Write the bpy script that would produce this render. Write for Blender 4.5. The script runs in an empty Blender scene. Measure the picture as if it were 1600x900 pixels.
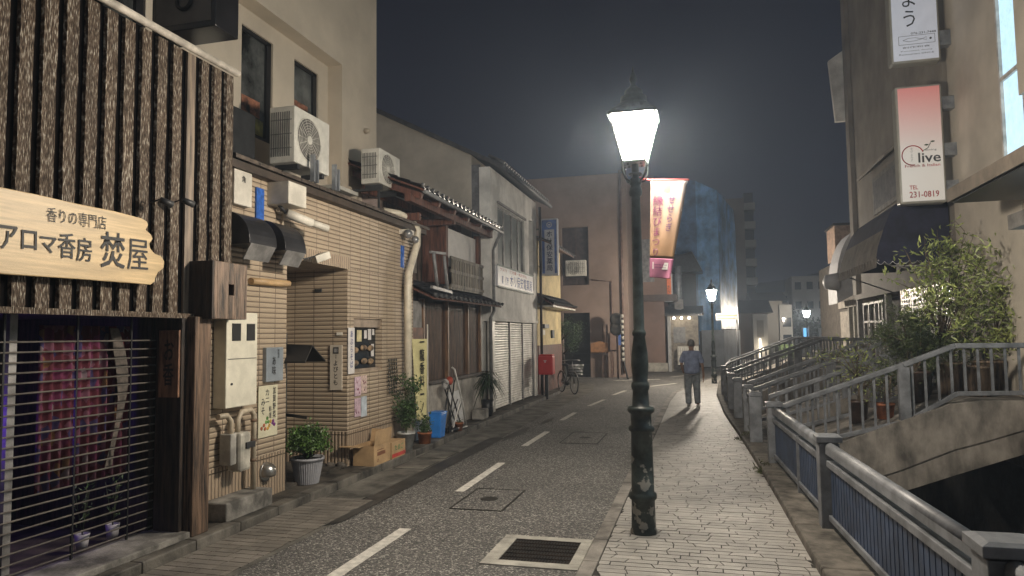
import bpy, bmesh, math, random
from mathutils import Vector, Matrix
rnd = random.Random(7)
SC = bpy.context.scene
COL = SC.collection
PI = math.pi

# ------------------------------------------------------------------ camera
CH = 1.8
YAW = math.atan(293/1100.); PIT = math.radians(3.85); ROL = math.radians(0.7)
Fv = Vector((-math.sin(YAW)*math.cos(PIT), math.cos(YAW)*math.cos(PIT), math.sin(PIT)))
R0 = Fv.cross(Vector((0, 0, 1))).normalized(); U0 = R0.cross(Fv)
Uv = U0*math.cos(ROL) + R0*math.sin(ROL); Rv = Fv.cross(Uv)
cam = bpy.data.cameras.new('camera'); camo = bpy.data.objects.new('camera', cam); COL.objects.link(camo)
camo.matrix_world = Matrix.Translation((0, 0, CH)) @ Matrix((Rv, Uv, -Fv)).transposed().to_4x4()
cam.sensor_width = 36; cam.lens = 36*1100/1600.; cam.clip_start = .05; cam.clip_end = 2000
SC.camera = camo

# ------------------------------------------------------------------ night sky, faint horizon glow, added fill sun
w = bpy.data.worlds.new('World'); SC.world = w; w.use_nodes = True
nt = w.node_tree; bg = nt.nodes['Background']
tc = nt.nodes.new('ShaderNodeTexCoord'); sp = nt.nodes.new('ShaderNodeSeparateXYZ'); cr = nt.nodes.new('ShaderNodeValToRGB')
nz = nt.nodes.new('ShaderNodeTexNoise'); nz.inputs['Scale'].default_value = 2.2; nz.inputs['Detail'].default_value = 4
ma = nt.nodes.new('ShaderNodeMath'); ma.operation = 'MULTIPLY_ADD'; ma.inputs[1].default_value = .22
nt.links.new(tc.outputs['Generated'], sp.inputs[0]); nt.links.new(tc.outputs['Generated'], nz.inputs[0])
nt.links.new(nz.outputs[0], ma.inputs[0]); nt.links.new(sp.outputs[2], ma.inputs[2]); nt.links.new(ma.outputs[0], cr.inputs[0])
e = cr.color_ramp.elements
e[0].position = .1; e[0].color = (.011, .0115, .015, 1); e[1].position = .75; e[1].color = (.0010, .0011, .0024, 1)
x = e.new(.3); x.color = (.006, .0065, .0105, 1)
nt.links.new(cr.outputs[0], bg.inputs[0]); bg.inputs[1].default_value = 1.0
sun = bpy.data.lights.new('fill_sun', 'SUN'); sun.energy = .19; sun.angle = math.radians(120); sun.color = (.98, .95, .92)  # added soft sun from behind the camera, lifts the dark walls as fill
suno = bpy.data.objects.new('fill_sun', sun); COL.objects.link(suno)
suno.rotation_euler = Vector((.22, .8, -.6)).to_track_quat('-Z', 'Y').to_euler()
LAMP = 205.0     # radiance of the lantern panes
SC.view_settings.view_transform = 'Standard'; SC.view_settings.look = 'None'
SC.view_settings.exposure = 1.14; SC.view_settings.gamma = 1.0
SC.cycles.use_denoising = True; SC.cycles.max_bounces = 5; SC.cycles.sample_clamp_indirect = 3
SC.cycles.use_light_tree = True

# ------------------------------------------------------------------ helpers
def on(px, py, X=None, Y=None, Z=None):
    """point where the sight line through a photo pixel meets a known wall, facade or ground plane"""
    d = Fv + Rv*((px-800)/1100.) - Uv*((py-450)/1100.)
    if X is not None: t = X/d.x
    elif Y is not None: t = Y/d.y
    else: t = (Z-CH)/d.z
    return Vector((0, 0, CH)) + d*t

MATS = {}
def M(key, col=(.5, .5, .5), rough=.6, metal=0., var=.18, scale=6., bump=.15, bscale=60., stretch=(1, 1, 1), emit=None, es=1., col2=None, island=0., spec=.5, dist=.01):
    if key in MATS: return MATS[key]
    m = bpy.data.materials.new(key); m.use_nodes = True; MATS[key] = m
    n = m.node_tree; b = n.nodes['Principled BSDF']
    b.inputs['Roughness'].default_value = rough; b.inputs['Metallic'].default_value = metal
    b.inputs['Specular IOR Level'].default_value = spec
    t = n.nodes.new('ShaderNodeTexCoord'); mp = n.nodes.new('ShaderNodeMapping'); mp.inputs['Scale'].default_value = stretch
    n.links.new(t.outputs['Object'], mp.inputs[0])
    z = n.nodes.new('ShaderNodeTexNoise'); z.inputs['Scale'].default_value = scale; z.inputs['Detail'].default_value = 6; z.inputs['Roughness'].default_value = .62
    n.links.new(mp.outputs[0], z.inputs[0])
    r = n.nodes.new('ShaderNodeValToRGB'); c2 = col2 or tuple(max(0, c*(1-2.2*var)) for c in col)
    c1 = col if col2 else tuple(min(1, c*(1+var)) for c in col)
    r.color_ramp.elements[0].position = .36; r.color_ramp.elements[1].position = .64
    r.color_ramp.elements[0].color = (*c2, 1); r.color_ramp.elements[1].color = (*c1, 1)
    n.links.new(z.outputs[0], r.inputs[0]); out = r.outputs[0]
    if island:
        g = n.nodes.new('ShaderNodeNewGeometry'); mr = n.nodes.new('ShaderNodeMapRange')
        mr.inputs[3].default_value = 1-island; mr.inputs[4].default_value = 1+island
        n.links.new(g.outputs['Random Per Island'], mr.inputs[0])
        mx = n.nodes.new('ShaderNodeVectorMath'); mx.operation = 'SCALE'
        n.links.new(out, mx.inputs[0]); n.links.new(mr.outputs[0], mx.inputs[3]); out = mx.outputs[0]
    n.links.new(out, b.inputs['Base Color'])
    if bump:
        z2 = n.nodes.new('ShaderNodeTexNoise'); z2.inputs['Scale'].default_value = bscale; z2.inputs['Detail'].default_value = 5
        n.links.new(mp.outputs[0], z2.inputs[0])
        bp = n.nodes.new('ShaderNodeBump'); bp.inputs['Strength'].default_value = bump; bp.inputs['Distance'].default_value = dist
        n.links.new(z2.outputs[0], bp.inputs['Height']); n.links.new(bp.outputs[0], b.inputs['Normal'])
    if emit:
        b.inputs['Emission Color'].default_value = (*emit, 1); b.inputs['Emission Strength'].default_value = es
    return m

def tile_mat(key, col, joint, du, dv, horiz=True, gap=.1):
    """ribbed ceramic facade tiles: u runs along the wall whichever way it faces"""
    m = bpy.data.materials.new(key); m.use_nodes = True; MATS[key] = m
    n = m.node_tree; b = n.nodes['Principled BSDF']; b.inputs['Roughness'].default_value = .55
    L = n.links.new
    t = n.nodes.new('ShaderNodeTexCoord'); s = n.nodes.new('ShaderNodeSeparateXYZ'); L(t.outputs['Object'], s.inputs[0])
    a = n.nodes.new('ShaderNodeMath'); a.operation = 'ADD'; L(s.outputs[0], a.inputs[0]); L(s.outputs[1], a.inputs[1])
    def tri(src, p):
        d = n.nodes.new('ShaderNodeMath'); d.operation = 'DIVIDE'; L(src, d.inputs[0]); d.inputs[1].default_value = p
        f = n.nodes.new('ShaderNodeMath'); f.operation = 'FRACT'; L(d.outputs[0], f.inputs[0])
        fl = n.nodes.new('ShaderNodeMath'); fl.operation = 'FLOOR'; L(d.outputs[0], fl.inputs[0])
        return f.outputs[0], fl.outputs[0]
    fu, iu = tri(a.outputs[0], du); fv, iv = tri(s.outputs[2], dv)
    ru = n.nodes.new('ShaderNodeValToRGB'); L(fu, ru.inputs[0])
    rv = n.nodes.new('ShaderNodeValToRGB'); L(fv, rv.inputs[0])
    for rr, g in ((ru, gap*(.055/du if horiz else 1)), (rv, gap if horiz else gap*(.055/dv))):
        el = rr.color_ramp.elements; el[0].position = g; el[0].color = (0, 0, 0, 1); el[1].position = g*2.2; el[1].color = (1, 1, 1, 1)
    # rounded rib: highest in the middle
    mul = n.nodes.new('ShaderNodeMath'); mul.operation = 'MULTIPLY'; L(ru.outputs[0], mul.inputs[0]); L(rv.outputs[0], mul.inputs[1])
    rib = n.nodes.new('ShaderNodeValToRGB'); L(fv if horiz else fu, rib.inputs[0])
    el = rib.color_ramp.elements; el[0].position = .0; el[0].color = (0, 0, 0, 1); el[1].position = 1; el[1].color = (.15, .15, .15, 1)
    q = el.new(.4); q.color = (.8, .8, .8, 1); q = el.new(.75); q.color = (1, 1, 1, 1)
    h = n.nodes.new('ShaderNodeMath'); h.operation = 'MULTIPLY'; L(mul.outputs[0], h.inputs[0]); L(rib.outputs[0], h.inputs[1])
    cv = n.nodes.new('ShaderNodeCombineXYZ'); L(iu, cv.inputs[0]); L(iv, cv.inputs[1])
    wn = n.nodes.new('ShaderNodeTexWhiteNoise'); L(cv.outputs[0], wn.inputs[0])
    zz = n.nodes.new('ShaderNodeTexNoise'); zz.inputs['Scale'].default_value = 1.3; zz.inputs['Detail'].default_value = 6; L(t.outputs['Object'], zz.inputs[0])
    ad = n.nodes.new('ShaderNodeMath'); ad.operation = 'ADD'; L(wn.outputs[0], ad.inputs[0]); L(zz.outputs[0], ad.inputs[1])
    mr = n.nodes.new('ShaderNodeMapRange'); mr.inputs[1].default_value = .2; mr.inputs[2].default_value = 1.5; mr.inputs[3].default_value = .88; mr.inputs[4].default_value = 1.08; L(ad.outputs[0], mr.inputs[0])
    sc_ = n.nodes.new('ShaderNodeVectorMath'); sc_.operation = 'SCALE'; sc_.inputs[0].default_value = col; L(mr.outputs[0], sc_.inputs[3])
    mx = n.nodes.new('ShaderNodeMix'); mx.data_type = 'RGBA'; L(mul.outputs[0], mx.inputs[0]); mx.inputs[6].default_value = (*joint, 1); L(sc_.outputs[0], mx.inputs[7])
    L(mx.outputs[2], b.inputs['Base Color'])
    bp = n.nodes.new('ShaderNodeBump'); bp.inputs['Strength'].default_value = .9; bp.inputs['Distance'].default_value = .012; L(h.outputs[0], bp.inputs['Height']); L(bp.outputs[0], b.inputs['Normal'])
    return m

def glass(key='window_glass', col=(.02, .025, .03), rough=.08):
    return M(key, col, rough=rough, var=.1, bump=.02, bscale=3)

class MB:
    def __init__(s): s.bm = bmesh.new()
    def quad(s, *p, smooth=False):
        f = s.bm.faces.new([s.bm.verts.new(Vector(q)) for q in p]); f.smooth = smooth; return s
    def box(s, x0, x1, y0, y1, z0, z1):
        v = [s.bm.verts.new((x, y, z)) for x in (x0, x1) for y in (y0, y1) for z in (z0, z1)]
        for q in ((0, 1, 3, 2), (4, 6, 7, 5), (0, 4, 5, 1), (2, 3, 7, 6), (0, 2, 6, 4), (1, 5, 7, 3)): s.bm.faces.new([v[i] for i in q])
        return s
    def hexa(s, lo, hi):
        """lo, hi: four points each, same order"""
        a = [s.bm.verts.new(Vector(p)) for p in lo]; b = [s.bm.verts.new(Vector(p)) for p in hi]; n = len(a)
        s.bm.faces.new(a[::-1]); s.bm.faces.new(b)
        for i in range(n): s.bm.faces.new((a[i], a[(i+1) % n], b[(i+1) % n], b[i]))
        return s
    def prism(s, pts, off):
        off = Vector(off); return s.hexa(pts, [Vector(p)+off for p in pts])
    def bar(s, p, q, wd, ht, up=(0, 0, 1)):
        p, q = Vector(p), Vector(q); d = (q-p).normalized(); up = Vector(up)
        if abs(d.dot(up)) > .98: up = Vector((1, 0, 0))
        r = d.cross(up).normalized(); u = r.cross(d)
        def ring(c): return [c+r*wd/2+u*ht/2, c-r*wd/2+u*ht/2, c-r*wd/2-u*ht/2, c+r*wd/2-u*ht/2]
        return s.hexa(ring(p), ring(q))
    def tube(s, pts, r, n=8, r2=None):
        pts = [Vector(p) for p in pts]; m = len(pts); prev = None; last = None
        for i, p in enumerate(pts):
            d = (pts[min(i+1, m-1)]-pts[max(i-1, 0)]).normalized()
            if last is None:
                a = Vector((0, 0, 1)) if abs(d.z) < .9 else Vector((1, 0, 0)); u = d.cross(a).normalized()
            else: u = (last - d*last.dot(d)).normalized()
            last = u; v = d.cross(u)
            rr = r if r2 is None else r+(r2-r)*i/(m-1)
            if isinstance(r, (list, tuple)): rr = r[i]
            ring = [s.bm.verts.new(p+u*math.cos(2*PI*k/n)*rr+v*math.sin(2*PI*k/n)*rr) for k in range(n)]
            if prev:
                for k in range(n):
                    f = s.bm.faces.new((prev[k], prev[(k+1) % n], ring[(k+1) % n], ring[k])); f.smooth = True
            else: s.bm.faces.new(ring[::-1])
            prev = ring
        s.bm.faces.new(prev); return s
    def lathe(s, c, prof, n=20, smooth=True, ax='z'):
        c = Vector(c); prev = None
        for (z, r) in prof:
            def P(a):
                if ax == 'z': return c+Vector((math.cos(a)*r, math.sin(a)*r, z))
                if ax == 'x': return c+Vector((z, math.cos(a)*r, math.sin(a)*r))
                return c+Vector((math.cos(a)*r, z, -math.sin(a)*r))
            ring = [s.bm.verts.new(P(2*PI*k/n)) for k in range(n)]
            if prev:
                for k in range(n):
                    f = s.bm.faces.new((prev[k], prev[(k+1) % n], ring[(k+1) % n], ring[k])); f.smooth = smooth
            else: s.bm.faces.new(ring[::-1])
            prev = ring
        s.bm.faces.new(prev); return s
    def ball(s, c, r, sx=1, sy=1, sz=1, n=2):
        g = bmesh.ops.create_icosphere(s.bm, subdivisions=n, radius=r)
        for v in g['verts']: v.co = Vector(c)+Vector((v.co.x*sx, v.co.y*sy, v.co.z*sz))
        for v in g['verts']:
            for f in v.link_faces: f.smooth = True
        return s
    def ring(s, c, R, r, ax='x', n=24, k=6, a0=0, a1=2*PI):
        pts = []
        for i in range(n+1):
            a = a0+(a1-a0)*i/n; u, v = math.cos(a)*R, math.sin(a)*R
            pts.append(Vector(c)+(Vector((0, u, v)) if ax == 'x' else Vector((u, 0, v)) if ax == 'y' else Vector((u, v, 0))))
        return s.tube(pts, r, k)
    def build(s, name, mat, parent=None, bevel=0, **kw):
        bmesh.ops.recalc_face_normals(s.bm, faces=s.bm.faces[:]) if kw.get('recalc', True) else None
        me = bpy.data.meshes.new(name); s.bm.to_mesh(me); s.bm.free()
        me.materials.append(mat); o = bpy.data.objects.new(name, me); COL.objects.link(o)
        if parent: hang(o, parent)
        if bevel:
            b = o.modifiers.new('edge', 'BEVEL'); b.width = bevel; b.segments = 2; b.limit_method = 'ANGLE'; b.angle_limit = math.radians(40)
        return o

def hang(o, parent):
    o.parent = parent
    if parent.type == 'EMPTY': o.matrix_parent_inverse = Matrix.Translation(-Vector(parent.location))
def thing(name, label, cat, loc=(0, 0, 0), group=None):
    o = bpy.data.objects.new(name, None); COL.objects.link(o); o.location = loc; o.empty_display_size = .2
    o['label'] = label; o['category'] = cat
    if group: o['group'] = group
    return o
def tag(o, label=None, cat=None, group=None, kind=None):
    if label: o['label'] = label
    if cat: o['category'] = cat
    if group: o['group'] = group
    if kind: o['kind'] = kind
    return o
def struct(o): o['kind'] = 'structure'; return o
def kids(o): return [c for c in list(COL.objects) if c.parent == o]
def dup(root, loc, label=None, rz=0, scale=1):
    r = root.copy(); COL.objects.link(r); r.location = loc; r.rotation_euler = (0, 0, rz); r.scale = (scale,)*3
    if label: r['label'] = label
    for ch in kids(root):
        c = ch.copy(); COL.objects.link(c); c.parent = r; c.matrix_parent_inverse = Matrix.Translation(-Vector(root.location))
        for g in kids(ch):
            d = g.copy(); COL.objects.link(d); d.parent = c
    return r

def text_mesh(bm, body, origin, ux, uz, size, bold=0., depth=.002, vertical=False, align='CENTER', spacing=1.0, fit=None, shear=0, warp=None):
    cu = bpy.data.curves.new('t', 'FONT'); cu.body = '\n'.join(body) if vertical else body
    cu.size = size; cu.align_x = align; cu.align_y = 'CENTER'; cu.offset = min(bold, size*.014); cu.space_line = spacing*(1.02 if vertical else 1); cu.shear = shear
    cu.resolution_u = 2
    o = bpy.data.objects.new('t', cu); COL.objects.link(o); bpy.context.view_layer.update()
    me = bpy.data.meshes.new_from_object(o.evaluated_get(bpy.context.evaluated_depsgraph_get()))
    bpy.data.objects.remove(o)
    ux = Vector(ux); uz = Vector(uz); nn = ux.cross(uz).normalized()
    if fit and me.vertices:
        xs = [v.co.x for v in me.vertices]; ys = [v.co.y for v in me.vertices]
        wx, wy = max(xs)-min(xs), max(ys)-min(ys); cx, cy = (max(xs)+min(xs))/2, (max(ys)+min(ys))/2
        for v in me.vertices:
            v.co.x = (v.co.x-cx)*(fit[0]/max(wx, 1e-6) if fit[0] else 1); v.co.y = (v.co.y-cy)*(fit[1]/max(wy, 1e-6) if fit[1] else 1)
    for v in me.vertices:
        a = v.co.copy()
        v.co = warp(a.x, a.y) if warp else Vector(origin)+ux*a.x+uz*a.y+nn*(depth)
    me.update(); bm.from_mesh(me); bpy.data.meshes.remove(me)
UY = (0, 1, 0); UX = (1, 0, 0); UZ = (0, 0, 1)
def lettering(parent, mat, *texts, name='lettering'):
    b = MB()
    for t in texts:
        t = dict(t); text_mesh(b.bm, **t)
    return b.build(name, mat, parent, recalc=False)
def T(body, origin, ux, size, **k): return dict(body=body, origin=origin, ux=ux, uz=UZ, size=size, **k)

# common materials
WHITE = M('cream_white_paint', (.62, .58, .5), rough=.5, var=.12, scale=3)
BLACKM = M('black_metal', (.012, .012, .013), rough=.42, bump=.05)
BLACKT = M('black_ink', (.012, .011, .012), rough=.6, bump=0)
CONC = M('concrete', (.24, .225, .2), rough=.88, var=.3, scale=4, bump=.5, bscale=45)
DCONC = M('stained_concrete', (.25, .225, .195), rough=.85, var=.3, scale=3.2, bump=.6, bscale=22, stretch=(1, 1, .5))
STEELG = M('grey_blue_rail_paint', (.175, .182, .195), rough=.48, var=.2, scale=5, bump=.12, bscale=30)
STEELB = M('blue_board_paint', (.032, .052, .10), rough=.5, var=.2, scale=5, bump=.1, bscale=30)
ALU = M('aluminium', (.5, .5, .5), rough=.38, metal=.8, bump=.04)
AC = M('ac_casing', (.62, .6, .54), rough=.45, var=.08, bump=.03)
DGREY = M('dark_grey_plastic', (.03, .031, .033), rough=.5, bump=.05)
TILE = M('glazed_roof_tile', (.035, .037, .042), rough=.28, var=.3, scale=9, bump=.15, bscale=30, island=.4)
BROWNW = M('red_brown_timber', (.13, .05, .032), rough=.6, var=.3, scale=4, bump=.4, bscale=30, stretch=(6, 6, .6))
DARKW = M('dark_old_timber', (.05, .03, .02), rough=.6, var=.45, scale=5, bump=.6, bscale=25, stretch=(7, 7, .5))

# ------------------------------------------------------------------ ground, road, pavements
def poly_sheet(name, pts, z, mat, th=None):
    b = MB()
    if th: b.prism([(x, y, z-th) for x, y in pts], (0, 0, th))
    else: b.quad(*[(x, y, z) for x, y in pts])
    return struct(b.build(name, mat))

def asphalt():
    m = bpy.data.materials.new('asphalt'); m.use_nodes = True; n = m.node_tree; b = n.nodes['Principled BSDF']; L = n.links.new
    t = n.nodes.new('ShaderNodeTexCoord')
    v = n.nodes.new('ShaderNodeTexVoronoi'); v.inputs['Scale'].default_value = 80; L(t.outputs['Object'], v.inputs[0])
    v2 = n.nodes.new('ShaderNodeTexNoise'); v2.inputs['Scale'].default_value = 55; v2.inputs['Detail'].default_value = 4; L(t.outputs['Object'], v2.inputs[0])
    g = n.nodes.new('ShaderNodeSeparateColor'); L(v.outputs['Color'], g.inputs[0])
    r = n.nodes.new('ShaderNodeValToRGB'); L(g.outputs[0], r.inputs[0]); el = r.color_ramp.elements
    el[0].position = .0; el[0].color = (.04, .039, .037, 1); el[1].position = 1; el[1].color = (.55, .52, .47, 1)
    q = el.new(.5); q.color = (.105, .101, .094, 1); q = el.new(.8); q.color = (.19, .18, .165, 1)
    big = n.nodes.new('ShaderNodeTexNoise'); big.inputs['Scale'].default_value = .55; big.inputs['Detail'].default_value = 5; L(t.outputs['Object'], big.inputs[0])
    mr = n.nodes.new('ShaderNodeMapRange'); mr.inputs[1].default_value = .3; mr.inputs[2].default_value = .7; mr.inputs[3].default_value = .72; mr.inputs[4].default_value = 1.2; L(big.outputs[0], mr.inputs[0])
    sc_ = n.nodes.new('ShaderNodeVectorMath'); sc_.operation = 'SCALE'; L(r.outputs[0], sc_.inputs[0]); L(mr.outputs[0], sc_.inputs[3]); L(sc_.outputs[0], b.inputs['Base Color'])
    b.inputs['Roughness'].default_value = .62; b.inputs['Specular IOR Level'].default_value = .6
    ad = n.nodes.new('ShaderNodeMath'); ad.operation = 'SUBTRACT'; L(v2.outputs[0], ad.inputs[0]); L(v.outputs['Distance'], ad.inputs[1])
    bp = n.nodes.new('ShaderNodeBump'); bp.inputs['Strength'].default_value = .9; bp.inputs['Distance'].default_value = .012; L(ad.outputs[0], bp.inputs['Height']); L(bp.outputs[0], b.inputs['Normal'])
    return m
ASPH = asphalt()
EARTH = M('dark_earth', (.05, .045, .04), rough=.95, var=.3, scale=2, bump=.4)
# one ground sheet with the canal cut out of it
CAN_L = [(1.25, -12), (1.16, 4), (1.03, 9.5), (.93, 12.5), (.78, 16), (.72, 21), (.9, 26), (1.5, 31), (3.2, 37), (6, 44), (10, 54)]
CAN_R = [(4.0, -12), (4.0, 4), (4.0, 9.5), (4.0, 12.5), (4.0, 16), (4.0, 21), (4.3, 26), (5.2, 31), (7, 36), (10, 42.5), (14.5, 52)]
b = MB()
vl = [b.bm.verts.new((x, y, 0)) for x, y in CAN_L]; far_l = [b.bm.verts.new((-400, y, 0)) for x, y in CAN_L]
vr = [b.bm.verts.new((x, y, 0)) for x, y in CAN_R]; far_r = [b.bm.verts.new((400, y, 0)) for x, y in CAN_R]
for i in range(len(CAN_L)-1):
    b.bm.faces.new((far_l[i], vl[i], vl[i+1], far_l[i+1])); b.bm.faces.new((vr[i], far_r[i], far_r[i+1], vr[i+1]))
n0 = [b.bm.verts.new(p) for p in ((-400, 900, 0), (400, 900, 0))]; b.bm.faces.new((far_l[-1], vl[-1], vr[-1], far_r[-1], n0[1], n0[0]))
n1 = [b.bm.verts.new(p) for p in ((-400, -300, 0), (400, -300, 0))]; b.bm.faces.new((n1[0], n1[1], far_r[0], vr[0], vl[0], far_l[0]))
struct(b.build('ground', EARTH))
b = MB()
for i in range(len(CAN_L)-1):
    (x0, y0), (x1, y1) = CAN_L[i], CAN_L[i+1]; b.quad((x0, y0, 0), (x1, y1, 0), (x1, y1, -2.2), (x0, y0, -2.2))
    (x0, y0), (x1, y1) = CAN_R[i], CAN_R[i+1]; b.quad((x0, y0, 0), (x1, y1, 0), (x1, y1, -2.2), (x0, y0, -2.2))
b.quad((CAN_L[-1][0], 54, 0), (14.5, 52, 0), (14.5, 52, -2.2), (CAN_L[-1][0], 54, -2.2))
struct(b.build('canal_wall', M('dark_canal_wall', (.028, .026, .023), rough=.85, var=.4, scale=3, bump=.8, bscale=10)))
struct(MB().quad((0, -13, -1.7), (16, -13, -1.7), (16, 56, -1.7), (0, 56, -1.7)).build('canal_water', M('dark_water', (.008, .01, .01), rough=.08, var=.1, bump=.35, bscale=5)))
# asphalt lanes
def kerbR(y):   # road side edge of the right pavement
    pts = [(-20, -.93), (19, -.95), (22, -.85), (25, -.35), (28, .1), (31, .75), (36, 2.3), (42, 4.5), (52, 9)]
    for (a, xa), (c, xc) in zip(pts, pts[1:]):
        if y <= c: return xa+(xc-xa)*(y-a)/(c-a)
    return pts[-1][1]
def canL(y):
    for (xa, a), (xc, c) in zip(CAN_L, CAN_L[1:]):
        if y <= c: return xa+(xc-xa)*(y-a)/(c-a)
    return CAN_L[-1][0]
ys = [-20, 0, 19, 22, 25, 28, 31, 36, 42, 52]
struct(MB().quad((-60, -20, .004), *[(kerbR(y), y, .004) for y in ys], (-60, 52, .004)).build('road', ASPH))
# left gutter strip: old concrete, brick-paved near the camera
GUT = M('gutter_concrete', (.15, .14, .12), rough=.75, var=.3, scale=2.5, bump=.5, bscale=70)
pts = [(-4.22, 0), (-4.22, 19.5), (-4.25, 22), (-4.9, 24.3), (-6.5, 25.6), (-9, 26.2)]
pto = [(-3.5, 0), (-3.42, 19), (-3.35, 22.5), (-3.75, 25.4), (-5.3, 26.9), (-9, 27.4)]
b = MB()
for i in range(len(pts)-1): b.quad((*pts[i], .008), (*pto[i], .008), (*pto[i+1], .008), (*pts[i+1], .008))
struct(b.build('gutter', GUT))
struct(MB().quad((-3.66, 5.9, .012), (-3.42, 6.3, .012), (-3.36, 12, .012), (-3.62, 12, .012)).build('road_patch', M('wet_dark_patch', (.045, .043, .04), rough=.5, var=.3, scale=3, bump=.4)))

WET = M('wet_dark_patch')
q_ = random.Random(77)
for (x_, y_, l_, w_) in ((-3.3, 12.6, 2.0, .12), (-3.15, 14.6, 1.2, .08), (-2.2, 12.9, .5, .2), (-1.4, 16.2, .9, .1), (-2.35, 17.2, .8, .07)):
    pt = []
    for k in range(14):
        a = 2*PI*k/14; pt.append((x_+math.cos(a)*w_*q_.uniform(.6, 1.2), y_+math.sin(a)*l_*.5*q_.uniform(.7, 1.15), .0062))
    struct(MB().quad(*pt).build('road_patch', WET))

def pavers(name, y0, y1, xl, xr, z, row, lmin, lmax, mat, gap=.009, th=.006, slant=.016):
    b = MB(); y = y0; k = 0
    while y < y1:
        a = xl(y); e_ = xr(y); x = a-rnd.uniform(0, lmax*.8); sl = rnd.choice((-1, 1))*slant
        while x < e_:
            L_ = rnd.uniform(lmin, lmax) if rnd.random() < .8 else lmax*1.25
            s2 = rnd.choice((-1, 0, 1))*slant*rnd.uniform(.5, 1)
            q = [(max(a, x+gap/2-sl), y+gap/2), (min(e_, x+L_-gap/2-s2), y+gap/2), (min(e_, x+L_-gap/2+s2), y+row-gap/2), (max(a, x+gap/2+sl), y+row-gap/2)]
            if q[1][0]-q[0][0] > .02 and q[2][0]-q[3][0] > .02:
                zz = z+rnd.uniform(-.0012, .0012)
                b.hexa([(p[0], p[1], z-th) for p in q], [(p[0], p[1], zz) for p in q])
            x += L_; sl = s2
        y += row; k += 1
    return struct(b.build(name, mat))
PAV = M('pale_paving_stone', (.37, .35, .32), rough=.55, var=.1, scale=3, bump=.35, bscale=90, island=.10, spec=.6)
GROUT = M('dark_grout', (.035, .031, .025), rough=.9, var=.3, bump=.3)
pv = pavers('sidewalk', 3.6, 34, lambda y: kerbR(y)+.13, lambda y: min(canL(y)-.33, 3.0), .030, .0885, .17, .26, PAV)
b = MB(); yy = [-20, 3, 9.5, 12.5, 16, 19, 22, 25, 28, 31, 36, 42, 50]
for a, c in zip(yy, yy[1:]):
    b.quad((kerbR(a)+.12, a, .0225), (canL(a)-.02, a, .0225), (canL(c)-.02, c, .0225), (kerbR(c)+.12, c, .0225))
struct(b.build('sidewalk_bed', GROUT))
KERB = M('kerb_stone', (.24, .22, .195), rough=.75, var=.25, scale=3, bump=.4, bscale=60, island=.1)
b = MB(); y = -4
while y < 40:
    c = y+.6
    b.hexa([(kerbR(y), y+.004, -.02), (kerbR(y)+.12, y+.004, -.02), (kerbR(c)+.12, c-.004, -.02), (kerbR(c), c-.004, -.02)],
           [(kerbR(y), y+.004, .032), (kerbR(y)+.12, y+.004, .034), (kerbR(c)+.12, c-.004, .034), (kerbR(c), c-.004, .032)]); y = c
struct(b.build('right_kerb', KERB, bevel=.004))
# left kerb and the strip in front of the shops
DKERB = M('dark_kerb', (.105, .095, .08), rough=.7, var=.4, scale=3, bump=.5, bscale=40, island=.2)
b = MB(); y = 1.0
while y < 19.6:
    b.box(-4.34, -4.18, y+.004, y+.6-.004, -.02, .10); y += .6
ck = [(-4.26, 19.6), (-4.3, 21.5), (-4.6, 23), (-5.2, 24.2), (-6.2, 25), (-8, 25.4)]
for (xa, ya), (xb, yb) in zip(ck, ck[1:]): b.bar((xa, ya, .03), (xb, yb, .03), .16, .12)
struct(b.build('left_kerb', DKERB, bevel=.012))
struct(MB().quad((-4.34, 1, .094), (-4.34, 19.6, .094), (-9, 19.6, .094), (-9, 1, .094)).build('left_pavement', M('damp_ground_strip', (.07, .06, .048), rough=.8, var=.4, scale=3, bump=.5)))
struct(MB().quad((-4.3, 19.6, .09), (-4.3, 21.5, .09), (-4.7, 23, .09), (-5.3, 24.2, .09), (-6.3, 25, .09), (-9, 25.2, .09), (-9, 19.6, .09)).build('corner_pavement', GUT))
pavers('paved_gutter', 1.6, 7.1, lambda y: -4.17, lambda y: -3.53, .017, .1, .19, .24, M('brown_paver', (.19, .17, .145), rough=.65, var=.12, scale=3, bump=.4, island=.15), slant=0, th=.006)
# lane dashes
PAINT = M('road_paint', (.66, .63, .57), rough=.6, var=.13, scale=14, bump=.35, bscale=120)
for (a, c, x0, x1, x2, x3) in [(3.2, 6.24, -2.78, -2.66, -2.66, -2.78), (7.83, 9.7, -2.8, -2.69, -2.71, -2.82), (11.22, 12.95, -2.87, -2.76, -2.75, -2.86), (14.7, 16.2, -2.93, -2.82, -2.79, -2.9), (17.75, 19.5, -2.82, -2.71, -2.56, -2.67), (21.0, 22.7, -2.6, -2.49, -2.3, -2.42)]:
    struct(MB().quad((x0, a, .0085), (x1, a, .0085), (x2, c, .0085), (x3, c, .0085)).build('lane_dash', PAINT))
for (p, q) in (((-3.3, 27.6), (-1.6, 28.4)), ((-1.7, 24.6), (-.9, 26.2)), ((-1.2, 30), (-.4, 31.6))):
    struct(MB().bar((p[0], p[1], .007), (q[0], q[1], .007), .13, .004).build('lane_dash', PAINT))

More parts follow.
